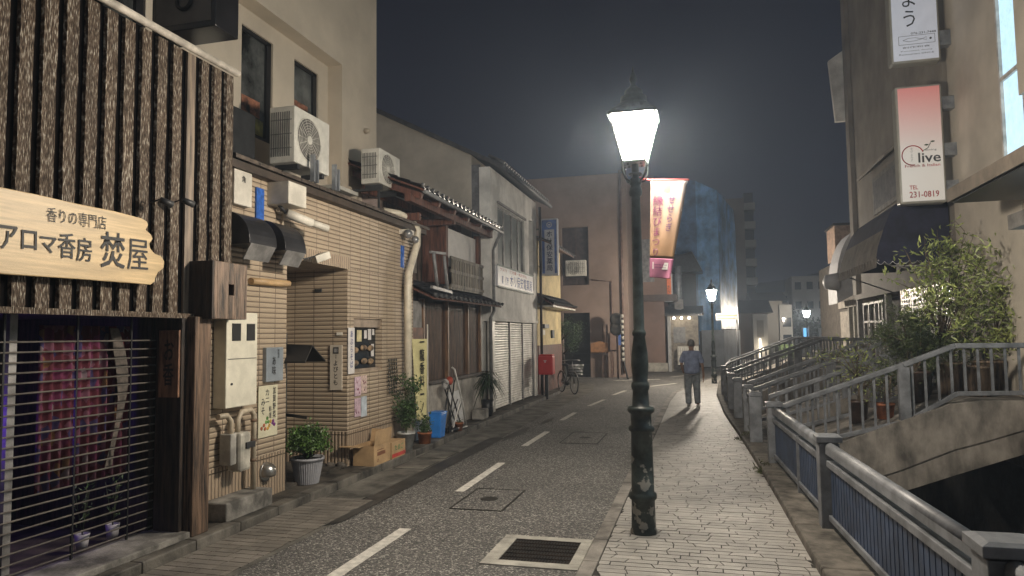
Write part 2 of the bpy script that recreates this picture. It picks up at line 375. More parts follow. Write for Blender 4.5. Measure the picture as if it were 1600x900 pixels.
# manholes, drain grates
root = thing('drain_grate', 'black slotted iron drain grate in a pale concrete frame beside the right kerb', 'drain grate', (-1.33, 5.85, 0))
c = [on(754, 884, Z=.01), on(912, 888, Z=.01), on(931, 843, Z=.01), on(788, 843, Z=.01)]
x0, x1, y0, y1 = -1.74, -.955, 5.42, 6.24
b = MB()
for r in ((x0, x1, y0, y0+.12), (x0, x1, y1-.1, y1), (x0, x0+.12, y0+.12, y1-.1), (x1-.09, x1, y0+.12, y1-.1)): b.box(*r, -.05, .014)
b.build('concrete_frame', M('pale_frame_concrete', (.42, .4, .35), rough=.8, var=.15, scale=5, bump=.4), root, bevel=.004)
b = MB(); gx0, gx1, gy0, gy1 = x0+.12, x1-.09, y0+.12, y1-.1
n_ = 22
for i in range(n_+1):
    xx = gx0+.012+(gx1-gx0-.024)*i/n_; b.box(xx-.005, xx+.005, gy0+.01, gy1-.01, -.02, .009)
for i in range(7):
    yy_ = gy0+.01+(gy1-gy0-.02)*i/6; b.box(gx0+.006, gx1-.006, yy_-.006, yy_+.006, -.018, .011)
b.build('iron_grating', M('rusty_iron', (.035, .025, .018), rough=.55, metal=.5, var=.4, scale=10), root)
MB().box(gx0, gx1, gy0, gy1, -.4, .0065).build('drain_pit', BLACKM, root)

def manhole(cx, cy, w_, d_, sk, lab, grp=None):
    r = thing('manhole_cover', lab, 'manhole', (cx, cy, 0), grp)
    P = lambda u, v: (cx+u*w_+v*sk, cy+v*d_)
    b = MB()
    for (a, c_) in (((-.5, -.5), (.5, -.5)), ((.5, -.5), (.5, .5)), ((.5, .5), (-.5, .5)), ((-.5, .5), (-.5, -.5))):
        p, q = P(*a), P(*c_); b.bar((*p, .006), (*q, .006), .024, .008)
    b.build('iron_rim', M('manhole_rim', (.02, .018, .015), rough=.6, bump=.1), r)
    MB().quad((*P(-.48, -.48), .0085), (*P(.48, -.48), .0085), (*P(.48, .48), .0085), (*P(-.48, .48), .0085)).build('infill_lid', ASPH, r)
    MB().lathe((cx, cy, .0), [(.0, .1), (.0105, .1), (.011, .085)], 20).build('lifting_cap', M('manhole_rim'), r)
    return r
manhole(-2.3, 7.55, .56, .98, 0, 'square asphalt-filled manhole cover with a round iron cap, mid lane')
manhole(-2.0, 12.3, .62, 1.3, 0, 'worn rectangular manhole cover farther up the lane')
for (cy, lab) in ((7.05, 'square gutter lid on the left, nearest the camera'), (9.3, 'square gutter lid on the left, before the cartons'), (10.15, 'square gutter lid on the left, behind another lid')):
    r = thing('gutter_lid', lab, 'drain lid', (-3.88, cy, 0), 'concrete lids along the left gutter')
    MB().box(-4.12, -3.66, cy-.3, cy+.3, .0, .0105).build('lid_seam', M('lid_seam', (.03, .027, .022), rough=.9), r)
    MB().box(-4.1, -3.68, cy-.28, cy+.28, .0, .0135).build('lid_plate', M('gutter_concrete'), r)

# ================================================================== LEFT SIDE
# ---- timber clad shop
def slat_mat():
    m = bpy.data.materials.new('weathered_slat'); m.use_nodes = True; n = m.node_tree; b = n.nodes['Principled BSDF']; L = n.links.new
    t = n.nodes.new('ShaderNodeTexCoord'); g = n.nodes.new('ShaderNodeNewGeometry')
    cx = n.nodes.new('ShaderNodeCombineXYZ'); mm = n.nodes.new('ShaderNodeMath'); mm.operation = 'MULTIPLY'; mm.inputs[1].default_value = 37; L(g.outputs['Random Per Island'], mm.inputs[0]); L(mm.outputs[0], cx.inputs[2]); L(mm.outputs[0], cx.inputs[0])
    va = n.nodes.new('ShaderNodeVectorMath'); L(t.outputs['Object'], va.inputs[0]); L(cx.outputs[0], va.inputs[1])
    def noise(s, sc_, d=6):
        mp = n.nodes.new('ShaderNodeMapping'); mp.inputs['Scale'].default_value = s; L(va.outputs[0], mp.inputs[0])
        z = n.nodes.new('ShaderNodeTexNoise'); z.inputs['Scale'].default_value = sc_; z.inputs['Detail'].default_value = d; z.inputs['Distortion'].default_value = .15; L(mp.outputs[0], z.inputs[0]); return z.outputs[0]
    z1 = noise((1, 7, 1.3), 16, 8); z2 = noise((1, 3, .8), 2)
    r = n.nodes.new('ShaderNodeValToRGB'); L(z1, r.inputs[0]); el = r.color_ramp.elements
    el[0].position = .38; el[0].color = (.03, .018, .011, 1); el[1].position = .64; el[1].color = (.42, .38, .32, 1)
    q = el.new(.47); q.color = (.085, .056, .036, 1); q = el.new(.57); q.color = (.16, .12, .085, 1)
    mr = n.nodes.new('ShaderNodeMapRange'); mr.inputs[1].default_value = .3; mr.inputs[2].default_value = .7; mr.inputs[3].default_value = .75; mr.inputs[4].default_value = 1.2; L(z2, mr.inputs[0])
    s = n.nodes.new('ShaderNodeVectorMath'); s.operation = 'SCALE'; L(r.outputs[0], s.inputs[0]); L(mr.outputs[0], s.inputs[3]); L(s.outputs[0], b.inputs['Base Color'])
    b.inputs['Roughness'].default_value = .62; b.inputs['Specular IOR Level'].default_value = .3
    bp = n.nodes.new('ShaderNodeBump'); bp.inputs['Strength'].default_value = 1; bp.inputs['Distance'].default_value = .018; L(z1, bp.inputs['Height']); L(bp.outputs[0], b.inputs['Normal'])
    return m
SLAT = slat_mat()
CHAR = M('charred_board', (.035, .022, .015), rough=.55, var=.5, scale=4, bump=.6, bscale=20, stretch=(6, 6, .5))
shop = thing('timber_shop', 'dark timber shopfront clad in rough vertical slats at the left edge', 'shop', (-4.6, 4.3, .1))
b = MB(); n_ = 0; y = 1.55
PALE_Y = 1.55+.1795*21
while y < 5.86:
    if n_ == 21: y += .1795; n_ += 1; continue
    wd = rnd.uniform(.112, .126); zt = 4.4; zb = 2.03; segs = 14
    ln = [y-wd/2+rnd.uniform(-.0025, .0025) for _ in range(segs+1)]; rn = [y+wd/2+rnd.uniform(-.0025, .0025) for _ in range(segs+1)]
    xf = [-4.415+rnd.uniform(-.003, .003) for _ in range(segs+1)]
    V = [[b.bm.verts.new(p) for p in ((-4.44, ln[k], zb+(zt-zb)*k/segs), (xf[k], ln[k]+.008, zb+(zt-zb)*k/segs), (xf[k], rn[k]-.008, zb+(zt-zb)*k/segs), (-4.44, rn[k], zb+(zt-zb)*k/segs))] for k in range(segs+1)]
    for k in range(segs):
        for j in range(4): b.bm.faces.new((V[k][j], V[k][(j+1) % 4], V[k+1][(j+1) % 4], V[k+1][j]))
    b.bm.faces.new(V[0]); b.bm.faces.new(V[-1]); y += .1795; n_ += 1
b.build('slat_cladding', SLAT, shop)
MB().box(-4.44, -4.416, PALE_Y-.052, PALE_Y+.052, 2.03, 4.4).build('pale_slat', M('pale_new_slat', (.25, .19, .14), rough=.5, var=.3, scale=3, bump=.5, stretch=(5, 8, .7)), shop)
MB().box(-4.6, -4.45, .5, 5.9, 2.03, 4.42).build('wall', M('tarred_backing', (.006, .005, .005), rough=1, spec=.05, bump=0), shop)
MB().box(-4.46, -4.355, .5, 5.9, 1.985, 2.027).build('sill_board', SLAT, shop)
b = MB(); b.tube([(-4.37, 1, 4.43), (-4.37, 5.92, 4.43)], .034, 12); b.build('eave_pipe', M('pale_pipe', (.55, .5, .43), rough=.4, bump=.03), shop)
# shop box: side walls, ceiling, floor
b = MB(); b.box(-8, -7.9, .5, 5.2, .1, 2); b.box(-8, -4.66, 5.17, 5.3, .1, 2.02); b.box(-8, -4.62, .5, 5.2, 2.0, 2.02); b.box(-8, -4.62, .3, .5, .1, 2)
b.box(-9, -4.6, .5, 5.9, 4.3, 4.36); b.box(-8, -4.62, 5.3, 5.86, .1, 4.3)
b.build('inner_wall', CHAR, shop)
MB().box(-8, -4.62, .5, 5.17, .1, .13).build('floor', M('dark_floor', (.09, .07, .06), rough=.6, var=.3, bump=.2), shop)
b = MB(); b.box(-4.62, -4.36, 5.19, 5.27, .10, 2.02); b.box(-4.56, -4.3, 5.275, 5.33, .1, 2.0)
b.build('door_panel', CHAR, shop, bevel=.006)
MB().box(-4.44, -4.27, 5.25, 5.46, .10, 2.0).build('corner_post', M('split_timber', (.13, .08, .05), rough=.6, var=.55, scale=4, bump=.9, bscale=18, stretch=(8, 8, .5)), shop, bevel=.01)
MB().box(-4.7, -4.28, .8, 5.24, .10, .155).build('threshold', CONC, shop, bevel=.008)
o = MB()
o.box(-4.3, -4.17, 5.36, 5.40, 1.98, 2.5)
o.box(-4.2, -4.17, 5.40, 5.56, 1.98, 2.5); o.box(-4.2, -4.17, 5.64, 5.8, 1.98, 2.5); o.box(-4.2, -4.17, 5.56, 5.64, 2.3, 2.5); o.box(-4.2, -4.17, 5.56, 5.64, 1.98, 2.2)
o.box(-4.4, -4.17, 5.8, 5.83, 1.98, 2.5); o.box(-4.36, -4.2, 5.4, 5.8, 2.47, 2.5)
lb = o.build('lantern_box', M('lantern_wood', (.17, .115, .08), rough=.5, var=.4, scale=4, bump=.9, bscale=16, stretch=(5, 5, .7)), None, bevel=.006)
ck = MB().box(-4.42, -4.172, 5.335, 5.357, 1.98, 2.5).build('dark_cheek', CHAR); hang(ck, lb)
tag(lb, 'square brown wooden box with a small square hole, mounted above the corner post', 'wooden box')
# roller grille
gr = M('grille_bar', (.13, .115, .10), rough=.5, bump=.05)
b = MB(); z = .2
while z < 1.83: b.tube([(-4.62, 1.2, z), (-4.62, 5.18, z)], .0072, 5); z += .0725
gp = b.build('roller_grille', gr, shop)
b = MB()
for yy_ in (2.3, 3.05, 3.78, 4.37, 4.9): b.box(-4.628, -4.612, yy_-.007, yy_+.007, .16, 2.0)
b.build('grille_tape', BLACKM, gp)
for yy_ in (2.9, 4.0): MB().box(-4.85, -4.8, yy_-.03, yy_+.03, .15, 2.0).build('door_frame', M('dull_alloy', (.3, .29, .28), rough=.5, metal=.4), shop)
MB().box(-4.9, -4.84, 2.0, 3.9, .3, 1.95).build('curtain_panel', M('pale_cloth', (.3, .29, .27), rough=.9, var=.3, scale=4, stretch=(1, 8, 1)), shop)
# patterned red curtain hanging inside
def curtain_mat():
    m = bpy.data.materials.new('patterned_curtain'); m.use_nodes = True; n = m.node_tree; b = n.nodes['Principled BSDF']; L = n.links.new
    t = n.nodes.new('ShaderNodeTexCoord'); mp = n.nodes.new('ShaderNodeMapping'); mp.inputs['Scale'].default_value = (1, 1.6, .8); L(t.outputs['Object'], mp.inputs[0])
    v = n.nodes.new('ShaderNodeTexVoronoi'); v.inputs['Scale'].default_value = 14; L(mp.outputs[0], v.inputs[0])
    s = n.nodes.new('ShaderNodeSeparateColor'); L(v.outputs['Color'], s.inputs[0]); r = n.nodes.new('ShaderNodeValToRGB'); r.color_ramp.interpolation = 'CONSTANT'; L(s.outputs[0], r.inputs[0])
    el = r.color_ramp.elements; el[0].position = 0; el[0].color = (.085, .009, .02, 1); el[1].position = .8; el[1].color = (.15, .05, .08, 1)
    for p, c_ in ((.45, (.12, .015, .055, 1)), (.62, (.04, .025, .09, 1)), (.7, (.15, .07, .03, 1)), (.76, (.18, .13, .15, 1))): q = el.new(p); q.color = c_
    L(r.outputs[0], b.inputs['Base Color']); b.inputs['Roughness'].default_value = .9; return m
b = MB(); pr = None
for i in range(61):
    yy_ = 4.38+.95*i/60*0+ (5.12-4.22)*i/60-.16; xx = -4.82+.02*math.sin(i*1.1)
    c_ = (b.bm.verts.new((xx, yy_, .66)), b.bm.verts.new((xx, yy_, 1.92)))
    if pr: f = b.bm.faces.new((pr[0], c_[0], c_[1], pr[1])); f.smooth = True
    pr = c_
o = b.build('curtain', curtain_mat()); sm = o.modifiers.new('thick', 'SOLIDIFY'); sm.thickness = .004
tag(o, 'red patterned cloth curtain hanging behind the closed shop grille', 'curtain')
b = MB(); pr = None
for i in range(13):
    z = 1.9-1.15*i/12; yy_ = 4.86+.09*math.sin(i*.33)-.02*i/12+.06*(i/12); wdt = .045+.02*math.sin(i*.5)
    c_ = (b.bm.verts.new((-4.76, yy_-wdt, z)), b.bm.verts.new((-4.76, yy_+wdt, z)))
    if pr: b.bm.faces.new((pr[0], pr[1], c_[1], c_[0]))
    pr = c_
o = b.build('cloth_strip', M('pale_strip', (.12, .10, .085), rough=.9, var=.2, scale=20)); o.modifiers.new('thick', 'SOLIDIFY').thickness = .004
tag(o, 'pale printed cloth strip twisted in front of the red curtain', 'cloth strip')
o = MB().tube([(-5.2, 3.82, .9), (-5.2, 3.82, 1.38)], .03, 10).build('neon_tube', M('violet_neon', (.2, .1, .8), emit=(.22, .08, 1.), es=7)); tag(o, 'glowing violet blue tube light inside the shop at the left edge', 'light')
pl = bpy.data.lights.new('violet_glow', 'POINT'); pl.energy = 2.2; pl.color = (.25, .1, 1); pl.shadow_soft_size = .08
plo = bpy.data.objects.new('violet_glow', pl); COL.objects.link(plo); plo.location = (-5.35, 4.1, 1.2)

LEAFM = {}
def leaf_mat(key, c=(.1, .1, .1), c2=None):
    return M(key, c, rough=.45, var=.3, scale=5, bump=0, island=.45, col2=c2)
def leaves(b, pts, n, spread, size, wl=.35, up=.2, seed=1):
    """many small folded leaf blades scattered about the given twig points"""
    r = random.Random(seed)
    for _ in range(n):
        p = Vector(r.choice(pts)) + Vector((r.gauss(0, spread), r.gauss(0, spread), r.gauss(0, spread*.8)))
        d = Vector((r.uniform(-1, 1), r.uniform(-1, 1), r.uniform(-.6, 1)+up)).normalized(); s_ = d.cross(Vector((r.uniform(-1, 1), r.uniform(-1, 1), r.uniform(-1, 1)))).normalized()
        L_ = size*r.uniform(.6, 1.3); nn = d.cross(s_)*L_*.12
        b.quad(p, p+d*L_*.5+s_*L_*wl*.5+nn, p+d*L_, p+d*L_*.5-s_*L_*wl*.5+nn)
def pot(root, c, r0, r1, h, mat, rim=True):
    pr = [(0, r0), (h, r1)] + ([(h, r1*1.07), (h+.03, r1*1.07), (h+.03, r1*.92), (h-.01, r1*.9)] if rim else [(h, r1*.9), (h-.03, r1*.88)])
    MB().lathe(c, pr, 24).build('pot', mat, root)
    MB().lathe((c[0], c[1], c[2]+h-.03), [(0, r1*.86), (.012, r1*.86)], 16).build('soil', EARTH, root)
TERRA = M('terracotta', (.32, .11, .045), rough=.75, var=.25, scale=6, bump=.2)
WPOT = M('white_plastic_pot', (.42, .4, .42), rough=.5, bump=.05)
for (yy_, lab) in ((4.62, 'small white potted plant on the shop floor inside the grille, nearer the camera'), (4.92, 'small white potted plant on the shop floor inside the grille, beside the dark panel')):
    r = thing('potted_plant', lab, 'potted plant', (-4.78, yy_, .155))
    pot(r, (-4.78, yy_, .155), .04, .055, .12, WPOT, False)
    b = MB(); st = []
    for k in range(4):
        q = [(-4.78+.02*j*math.cos(k*2), yy_+.02*j*math.sin(k*2), .26+.12*j) for j in range(4)]; b.tube(q, .003, 4); st += q[1:]
    b.build('stem', M('green_stem', (.06, .08, .03)), r)
    b = MB(); leaves(b, st, 40, .03, .05, seed=int(yy_*10)); b.build('foliage', leaf_mat('dim_leaf', (.06, .1, .04)), r)

# sign board
sg = thing('sign_board', 'long pale wooden sign board with wavy right end and black brush lettering', 'sign', (-4.3, 4.3, 2.5))
SX = -4.3
def so(px, py): return on(px, py, X=SX)
outl = [(-60, 276), (0, 292), (60, 304), (120, 318), (180, 330), (222, 341), (230, 346), (232, 352), (228, 359), (236, 366), (239, 373), (234, 381), (235, 388), (242, 396), (252, 400), (257, 408), (256, 419), (247, 426), (243, 434), (242, 440), (236, 445), (200, 442), (120, 436), (60, 432), (0, 428), (-60, 424)]
b = MB(); b.prism([so(*p) for p in outl], (-.035, 0, 0))
b.build('board', M('pale_pine_board', (.62, .45, .24), rough=.45, var=.12, scale=3, bump=.12, bscale=20, stretch=(1, .5, 9)), sg, bevel=.006)
def along(p0, p1, X):   # unit vector from pixel to pixel on plane X
    return (on(*p1, X=X)-on(*p0, X=X)).normalized()
u1 = along((0, 375), (235, 400), SX); uzv = Vector((1, 0, 0)).cross(u1)
def st(body, px, py, wpx, hpx, bold=.0, key=SX):
    c_ = on(px, py, X=key); wv = (on(px+wpx/2, py, X=key)-on(px-wpx/2, py, X=key)).length; hv = abs(on(px, py-hpx/2, X=key).z-on(px, py+hpx/2, X=key).z)
    return dict(body=body, origin=c_, ux=u1, uz=uzv, size=.3, bold=bold, fit=(wv, hv), depth=.006)
lettering(sg, BLACKT, st('香りの専門店', 121, 342, 92, 22, .0), st('ア', 13, 371, 28, 38, .004), st('ロ', 45, 375, 24, 30, .005), st('マ', 75, 383, 26, 26, .005), st('香', 104, 384, 27, 40, .0025), st('房', 131, 390, 24, 38, .0025), st('焚', 176, 391, 38, 56, .003), st('屋', 215, 398, 32, 48, 0))
for (py_, lab) in ((3.0, 0),):
    pass
# two little spot lamps on the cladding
for i, (px_, py_) in enumerate(((248, 316), (282, 316))):
    p = on(px_, py_, X=-4.3)
    r = thing('spot_lamp', ('left' if i == 0 else 'right') + ' one of two small black spot lamps on the slats above the sign board', 'spot lamp', p, 'black spot lamps over the sign board')
    MB().tube([p+Vector((-.08, 0, .0)), p+Vector((.03, 0, .03)), p+Vector((.08, 0, .0))], .006, 6).build('arm', DGREY, r)
    MB().tube([p+Vector((.06, -.05, .01)), p+Vector((.1, .04, -.02))], .024, 10, r2=.03).build('lamp_head', DGREY, r)
# hanging plate
pq = thing('name_plate', 'brown wooden name plate with two vertical brush characters beside the grille', 'sign', (-4.42, 5.18, 1.3))
MB().box(-4.575, -4.37, 5.165, 5.187, 1.30, 1.88).build('plate', M('plate_wood', (.21, .11, .065), rough=.55, var=.3, scale=5, bump=.3, stretch=(5, 1, .8)), pq, bevel=.004)
lettering(pq, BLACKT, T('お香', (-4.47, 5.165, 1.6), UX, .2, vertical=True, bold=.006, fit=(.11, .4), depth=.003))

# ---- projecting black box sign over the shop
bs = thing('box_sign', 'black box shop sign with a dim grey face jutting out at the top left', 'sign', (-4.6, 5.2, 4.6))
YS = 5.35
a0 = on(240, 36, Y=YS); a1 = on(334, 30, Y=YS)
MB().box(a0.x-.02, a1.x+.02, YS, YS+.33, a1.z-.06, 6).build('housing', M('black_gloss_box', (.012, .012, .014), rough=.25, bump=.02), bs, bevel=.008)
MB().box(a0.x+.03, a1.x-.03, YS-.004, YS+.01, a1.z, 5.95).build('face', M('dim_grey_face', (.11, .1, .09), rough=.5, var=.2, scale=2, bump=.03), bs)
b = MB(); b.ring(((a0.x+a1.x)/2+.01, YS-.012, a1.z+.21), .075, .02, 'y', 20, 6, PI*.9, 2.2*PI); b.build('lettering', BLACKT, bs)
b = MB(); b.bar((-5.3, YS+.16, 5.2), (a0.x, YS+.16, 5.2), .06, .06); b.build('bracket', BLACKM, bs)

# ---- brown tiled restaurant
TILEH = tile_mat('brown_ribbed_tile', (.40, .315, .225), (.12, .09, .065), .29, .056)
TILEV = tile_mat('upright_ribbed_tile', (.38, .29, .205), (.10, .075, .05), .052, .5, horiz=False, gap=.12)
FX = -4.57
res = thing('tiled_restaurant', 'low restaurant front in brown ribbed tiles with a recessed entrance', 'restaurant', (-4.6, 8.5, .1))
y0, y1, ya, yb_, zt, zl = 5.35, 10.8, 7.12, 8.56, 3.62, 2.72
ZP = .55
b = MB()
b.box(-4.85, FX, y0, ya, ZP, zl); b.box(-4.85, FX, y0, y1, zl+.16, zt)
b.box(-4.85, FX, y0, ya, zl, zl+.16); b.box(-4.85, FX, y1-.0-.1, y1, zl, zl+.16)
# window wall with opening 8.73-9.63
wy0, wy1, wz0, wz1 = 8.74, 9.63, 1.36, 1.94
b.box(-5.6, FX, yb_, wy0, ZP, zl); b.box(-4.85, FX, wy1, y1, ZP, zl); b.box(-4.85, FX, wy0, wy1, ZP, wz0-.04); b.box(-4.85, FX, wy0, wy1, wz1+.12, zl)
b.build('wall', TILEH, res)
b = MB(); b.box(-4.85, FX+.004, ya-.0, yb_+.06, zl, zl+.16); b.box(-4.85, FX+.004, yb_+.062, y1-.1, zl, zl+.02)
b.build('lintel', TILEV, res)
MB().box(-4.85, FX, yb_+.062, y1-.1, zl+.02, zl+.16).build('wall_band', TILEH, res)
b = MB(); b.box(-4.85, FX+.003, y0, ya, .08, ZP); b.box(-5.6, FX+.003, yb_, y1, .08, ZP)
b.build('plinth', TILEV, res)
b = MB(); b.box(-5.7, -5.6, ya-.6, yb_+.2, .1, zl); b.box(-5.6, -4.86, ya-.1, ya-.0, .1, zl)
b.build('recess_wall', M('recess_plaster', (.28, .22, .16), rough=.7), res)
MB().box(-5.6, -4.86, ya, yb_, zl+.0, zl+.05).build('recess_ceiling', M('pale_soffit', (.3, .25, .2), rough=.7), res)
MB().box(-5.6, FX, ya, yb_, .095, .13).build('entrance_floor', M('damp_ground_strip'), res)
MB().box(-5.58, -5.52, 7.2, 8.1, .13, 2.2).build('sliding_door', DARKW, res)
wf = MB(); wf.box(-4.66, -4.6, wy0, wy1, wz0-.04, wz0); wf.box(-4.66, -4.6, wy0, wy1, wz1, wz1+.12)
wf.build('window_frame', M('frame_beige', (.3, .23, .17), rough=.6), res)
wd_ = MB().box(-4.72, -4.68, wy0, wy1, wz0, wz1).build('display_window', glass(), res)
# roof: dark sheet tiles
b = MB()
nrow = 13
for k in range(nrow):
    a = 5.95+(y1+.35-5.95)*k/nrow; c_ = 5.95+(y1+.35-5.95)*(k+1)/nrow-.012
    for j in range(3):
        xa, xb = -4.40-.27*j, -4.40-.27*(j+1)-.02; za, zb = 3.60+.1*j, 3.60+.1*(j+1)
        b.hexa([(xa, a, za), (xa, c_, za), (xb, c_, zb), (xb, a, zb)], [(xa, a, za+.045), (xa, c_, za+.045), (xb, c_, zb+.02), (xb, a, zb+.02)])
b.build('roof_tiles', M('brown_roof_tile', (.085, .065, .05), rough=.5, var=.3, scale=5, bump=.2, island=.25), res, bevel=.006)
MB().box(-5.3, -4.45, 5.92, y1+.3, 3.52, 3.6).build('eave_board', M('dark_fascia', (.05, .035, .025), rough=.6), res)

def plate(name, lab, cat, X, ys_, zs_, th, mat, group=None, bevel=.003):
    r = thing(name, lab, cat, (X, (ys_[0]+ys_[1])/2, zs_[0]), group)
    MB().box(X-th, X, *ys_, *zs_).build('panel', mat, r, bevel=bevel); return r
# display window contents and posters
cloths = M('window_display', (.25, .17, .1), rough=.7, var=.55, scale=9, bump=.3)
for i, (yy_, zz) in enumerate(((8.95, 1.62), (9.2, 1.65), (9.42, 1.64), (8.95, 1.44), (9.22, 1.46), (9.42, 1.45))):
    o = MB().ball((-4.655, yy_, zz), .08, .18, 1.3, .55).build('dish_photo', cloths); hang(o, res)
PAPER = M('white_paper', (.6, .57, .55), rough=.8, var=.06, scale=6, bump=.03)
PINK = M('pink_paper', (.55, .4, .46), rough=.8, var=.15, scale=25, bump=.02)
for i, (ya_, yb2, za_, zb2, m_) in enumerate(((9.0, 9.14, 1.74, 1.9, M('yellow_paper', (.55, .48, .28), rough=.8)), (9.22, 9.3, 1.78, 1.9, PAPER), (9.34, 9.44, 1.76, 1.92, PAPER), (9.48, 9.54, 1.83, 1.92, PAPER), (9.44, 9.53, 1.52, 1.7, PAPER))):
    o = MB().box(-4.66, -4.655, ya_, yb2, za_, zb2).build('paper_slip', m_)
    tag(o, ['yellow paper note inside the top of the dark display window', 'small pale slip inside the window, just right of the yellow note', 'pale slip inside the window, second from the top right corner', 'smallest pale slip in the top right corner of the display window', 'pale slip low on the right side of the dark display window'][i], 'paper', 'paper notes in the display window')
r = plate('vertical_poster', 'white vertical poster with blue brush writing left of the display window', 'poster', FX+.02, (8.55, 8.73), (1.31, 1.93), .008, PAPER)
lettering(r, M('blue_ink', (.03, .05, .2)), T('あぶらそば', (FX+.02, 8.64, 1.64), UY, .1, vertical=True, bold=.004, fit=(.08, .5)))
k_ = 0
for (pa, pb, pc, pd, m_) in ((552, 571, 583, 614, PINK), (572, 590-19+18, 583, 612, M('rose_paper', (.6, .45, .4), rough=.8, var=.2, scale=30)), (552, 571, 617, 647, PINK), (571, 589-17, 0, 0, None)):
    if not m_: continue
for i, (ya_, yb2, za_, zb2, m_, t_) in enumerate(((8.74, 8.92, 1.0, 1.26, PINK, 1), (8.93, 9.1, 1.02, 1.27, M('rose_paper', (.6, .45, .4), rough=.8, var=.2, scale=30), 1), (8.74, 8.92, .72, .97, PINK, 1), (8.93, 9.1, .70, .98, M('blue_grey_paper', (.45, .5, .55), rough=.8), 0))):
    r = plate('flyer', ['pink flyer at upper left of the four sheets below the window', 'rose flyer at upper right of the four sheets below the window', 'pink flyer at lower left of the four sheets below the window', 'pale blue flyer at lower right of the four sheets below the window'][i], 'flyer', FX+.018, (ya_, yb2), (za_, zb2), .004, m_, 'flyers below the display window', bevel=0)
    if t_:
        b = MB()
        for _ in range(4):
            yy_, zz = rnd.uniform(ya_+.03, yb2-.03), rnd.uniform(za_+.04, zb2-.04); b.ball((FX+.019, yy_, zz), .013, .2, 1, 1.4, 1)
        b.build('print', M('wine_print', (.25, .05, .1)), r)
# wall plates
r = plate('wall_plaque', 'blue grey metal plaque with brush characters on the tiled wall', 'sign', FX+.05, (6.67, 6.99), (1.33, 1.70), .05, M('brushed_plaque', (.3, .34, .38), rough=.4, metal=.3, var=.08, scale=4), bevel=.006)
lettering(r, BLACKT, T('味噌蔵', (FX+.05, 6.89, 1.63), UY, .05, vertical=True, fit=(.035, .1)), T('あ味', (FX+.05, 6.81, 1.5), UY, .1, vertical=True, fit=(.075, .2), bold=.004))
r = plate('menu_poster', 'cream poster with black brush writing and painted vegetables below the plaque', 'poster', FX+.02, (6.58, 6.93), (.74, 1.29), .01, M('cream_paper', (.62, .58, .42), rough=.7, var=.04, bump=.02))
lettering(r, BLACKT, T('加賀野菜', (FX+.02, 6.865, 1.1), UY, .1, vertical=True, fit=(.06, .34), bold=.003), T('料理', (FX+.02, 6.79, 1.0), UY, .1, vertical=True, fit=(.045, .13), bold=.003), T('カニ', (FX+.02, 6.735, 1.18), UY, .1, vertical=True, fit=(.07, .14), bold=.004), T('みそ', (FX+.02, 6.66, 1.07), UY, .1, vertical=True, fit=(.07, .17), bold=.004))
for c_, pts_ in (((.5, .12, .04), [(6.64, .84), (6.68, .87), (6.7, .83)]), ((.12, .3, .06), [(6.72, .9), (6.74, .94), (6.76, .9)]), ((.25, .04, .28), [(6.84, .88), (6.87, .86), (6.85, .9)]), ((.6, .35, .06), [(6.78, .86), (6.75, .83), (6.8, .9)])):
    b = MB()
    for q in pts_: b.ball((FX+.021, *q), .025, .08, 1, .9, 1)
    b.build('painted_vegetable', M('veg_%d' % int(c_[0]*100+c_[2]*1000), c_), r)
r = thing('hanging_plaque', 'narrow white vertical name plaque on the side wall of the entrance', 'sign', (-4.8, 8.54, 1.1))
MB().box(-4.815, -4.635, 8.535, 8.555, 1.10, 1.70).build('panel', M('cream_plaque', (.5, .44, .36), rough=.6, var=.05), r, bevel=.003)
MB().box(-4.765, -4.685, 8.53, 8.536, 1.585, 1.67).build('emblem', BLACKT, r)
b = MB()
for k in range(3): b.box(-4.75+.02*k, -4.744+.02*k, 8.5285, 8.5305, 1.6, 1.655)
b.build('emblem_stroke', PAPER, r)
lettering(r, BLACKT, T('加賀', (-4.725, 8.535, 1.545), UX, .05, vertical=True, fit=(.022, .06)), T('よびとも', (-4.725, 8.535, 1.33), UX, .1, vertical=True, fit=(.07, .33), bold=.004))
# black lantern-roof sign holder standing in the entrance
r = thing('roofed_sign_post', 'black metal post carrying a small pitched black roof in the entrance', 'sign post', (-4.62, 7.28, .1))
p0 = on(450, 600, X=-4.75)
bx, by = -4.66, 7.25
MB().box(bx-.03, bx+.01, by-.02, by+.02, .1, 1.86).build('post', BLACKM, r, bevel=.003)
b = MB(); rx = bx+.09; zr = 1.72
b.hexa([(bx-.06, by-.02, zr), (bx+.36, by-.02, zr-.02), (bx+.36, by-.17, zr-.2), (bx-.08, by-.17, zr-.2)], [(bx-.06, by-.02, zr+.016), (bx+.36, by-.02, zr-.004), (bx+.36, by-.17, zr-.184), (bx-.08, by-.17, zr-.184)])
b.hexa([(bx-.06, by-.02, zr), (bx+.36, by-.02, zr-.02), (bx+.42, by+.17, zr-.2), (bx-.06, by+.17, zr-.2)], [(bx-.06, by-.02, zr+.016), (bx+.36, by-.02, zr-.004), (bx+.42, by+.17, zr-.184), (bx-.06, by+.17, zr-.184)])
b.build('pitched_roof', BLACKM, r)
MB().bar((bx, by, .92), (bx+.28, by, .89), .02, .035).build('lower_arm', BLACKM, r)

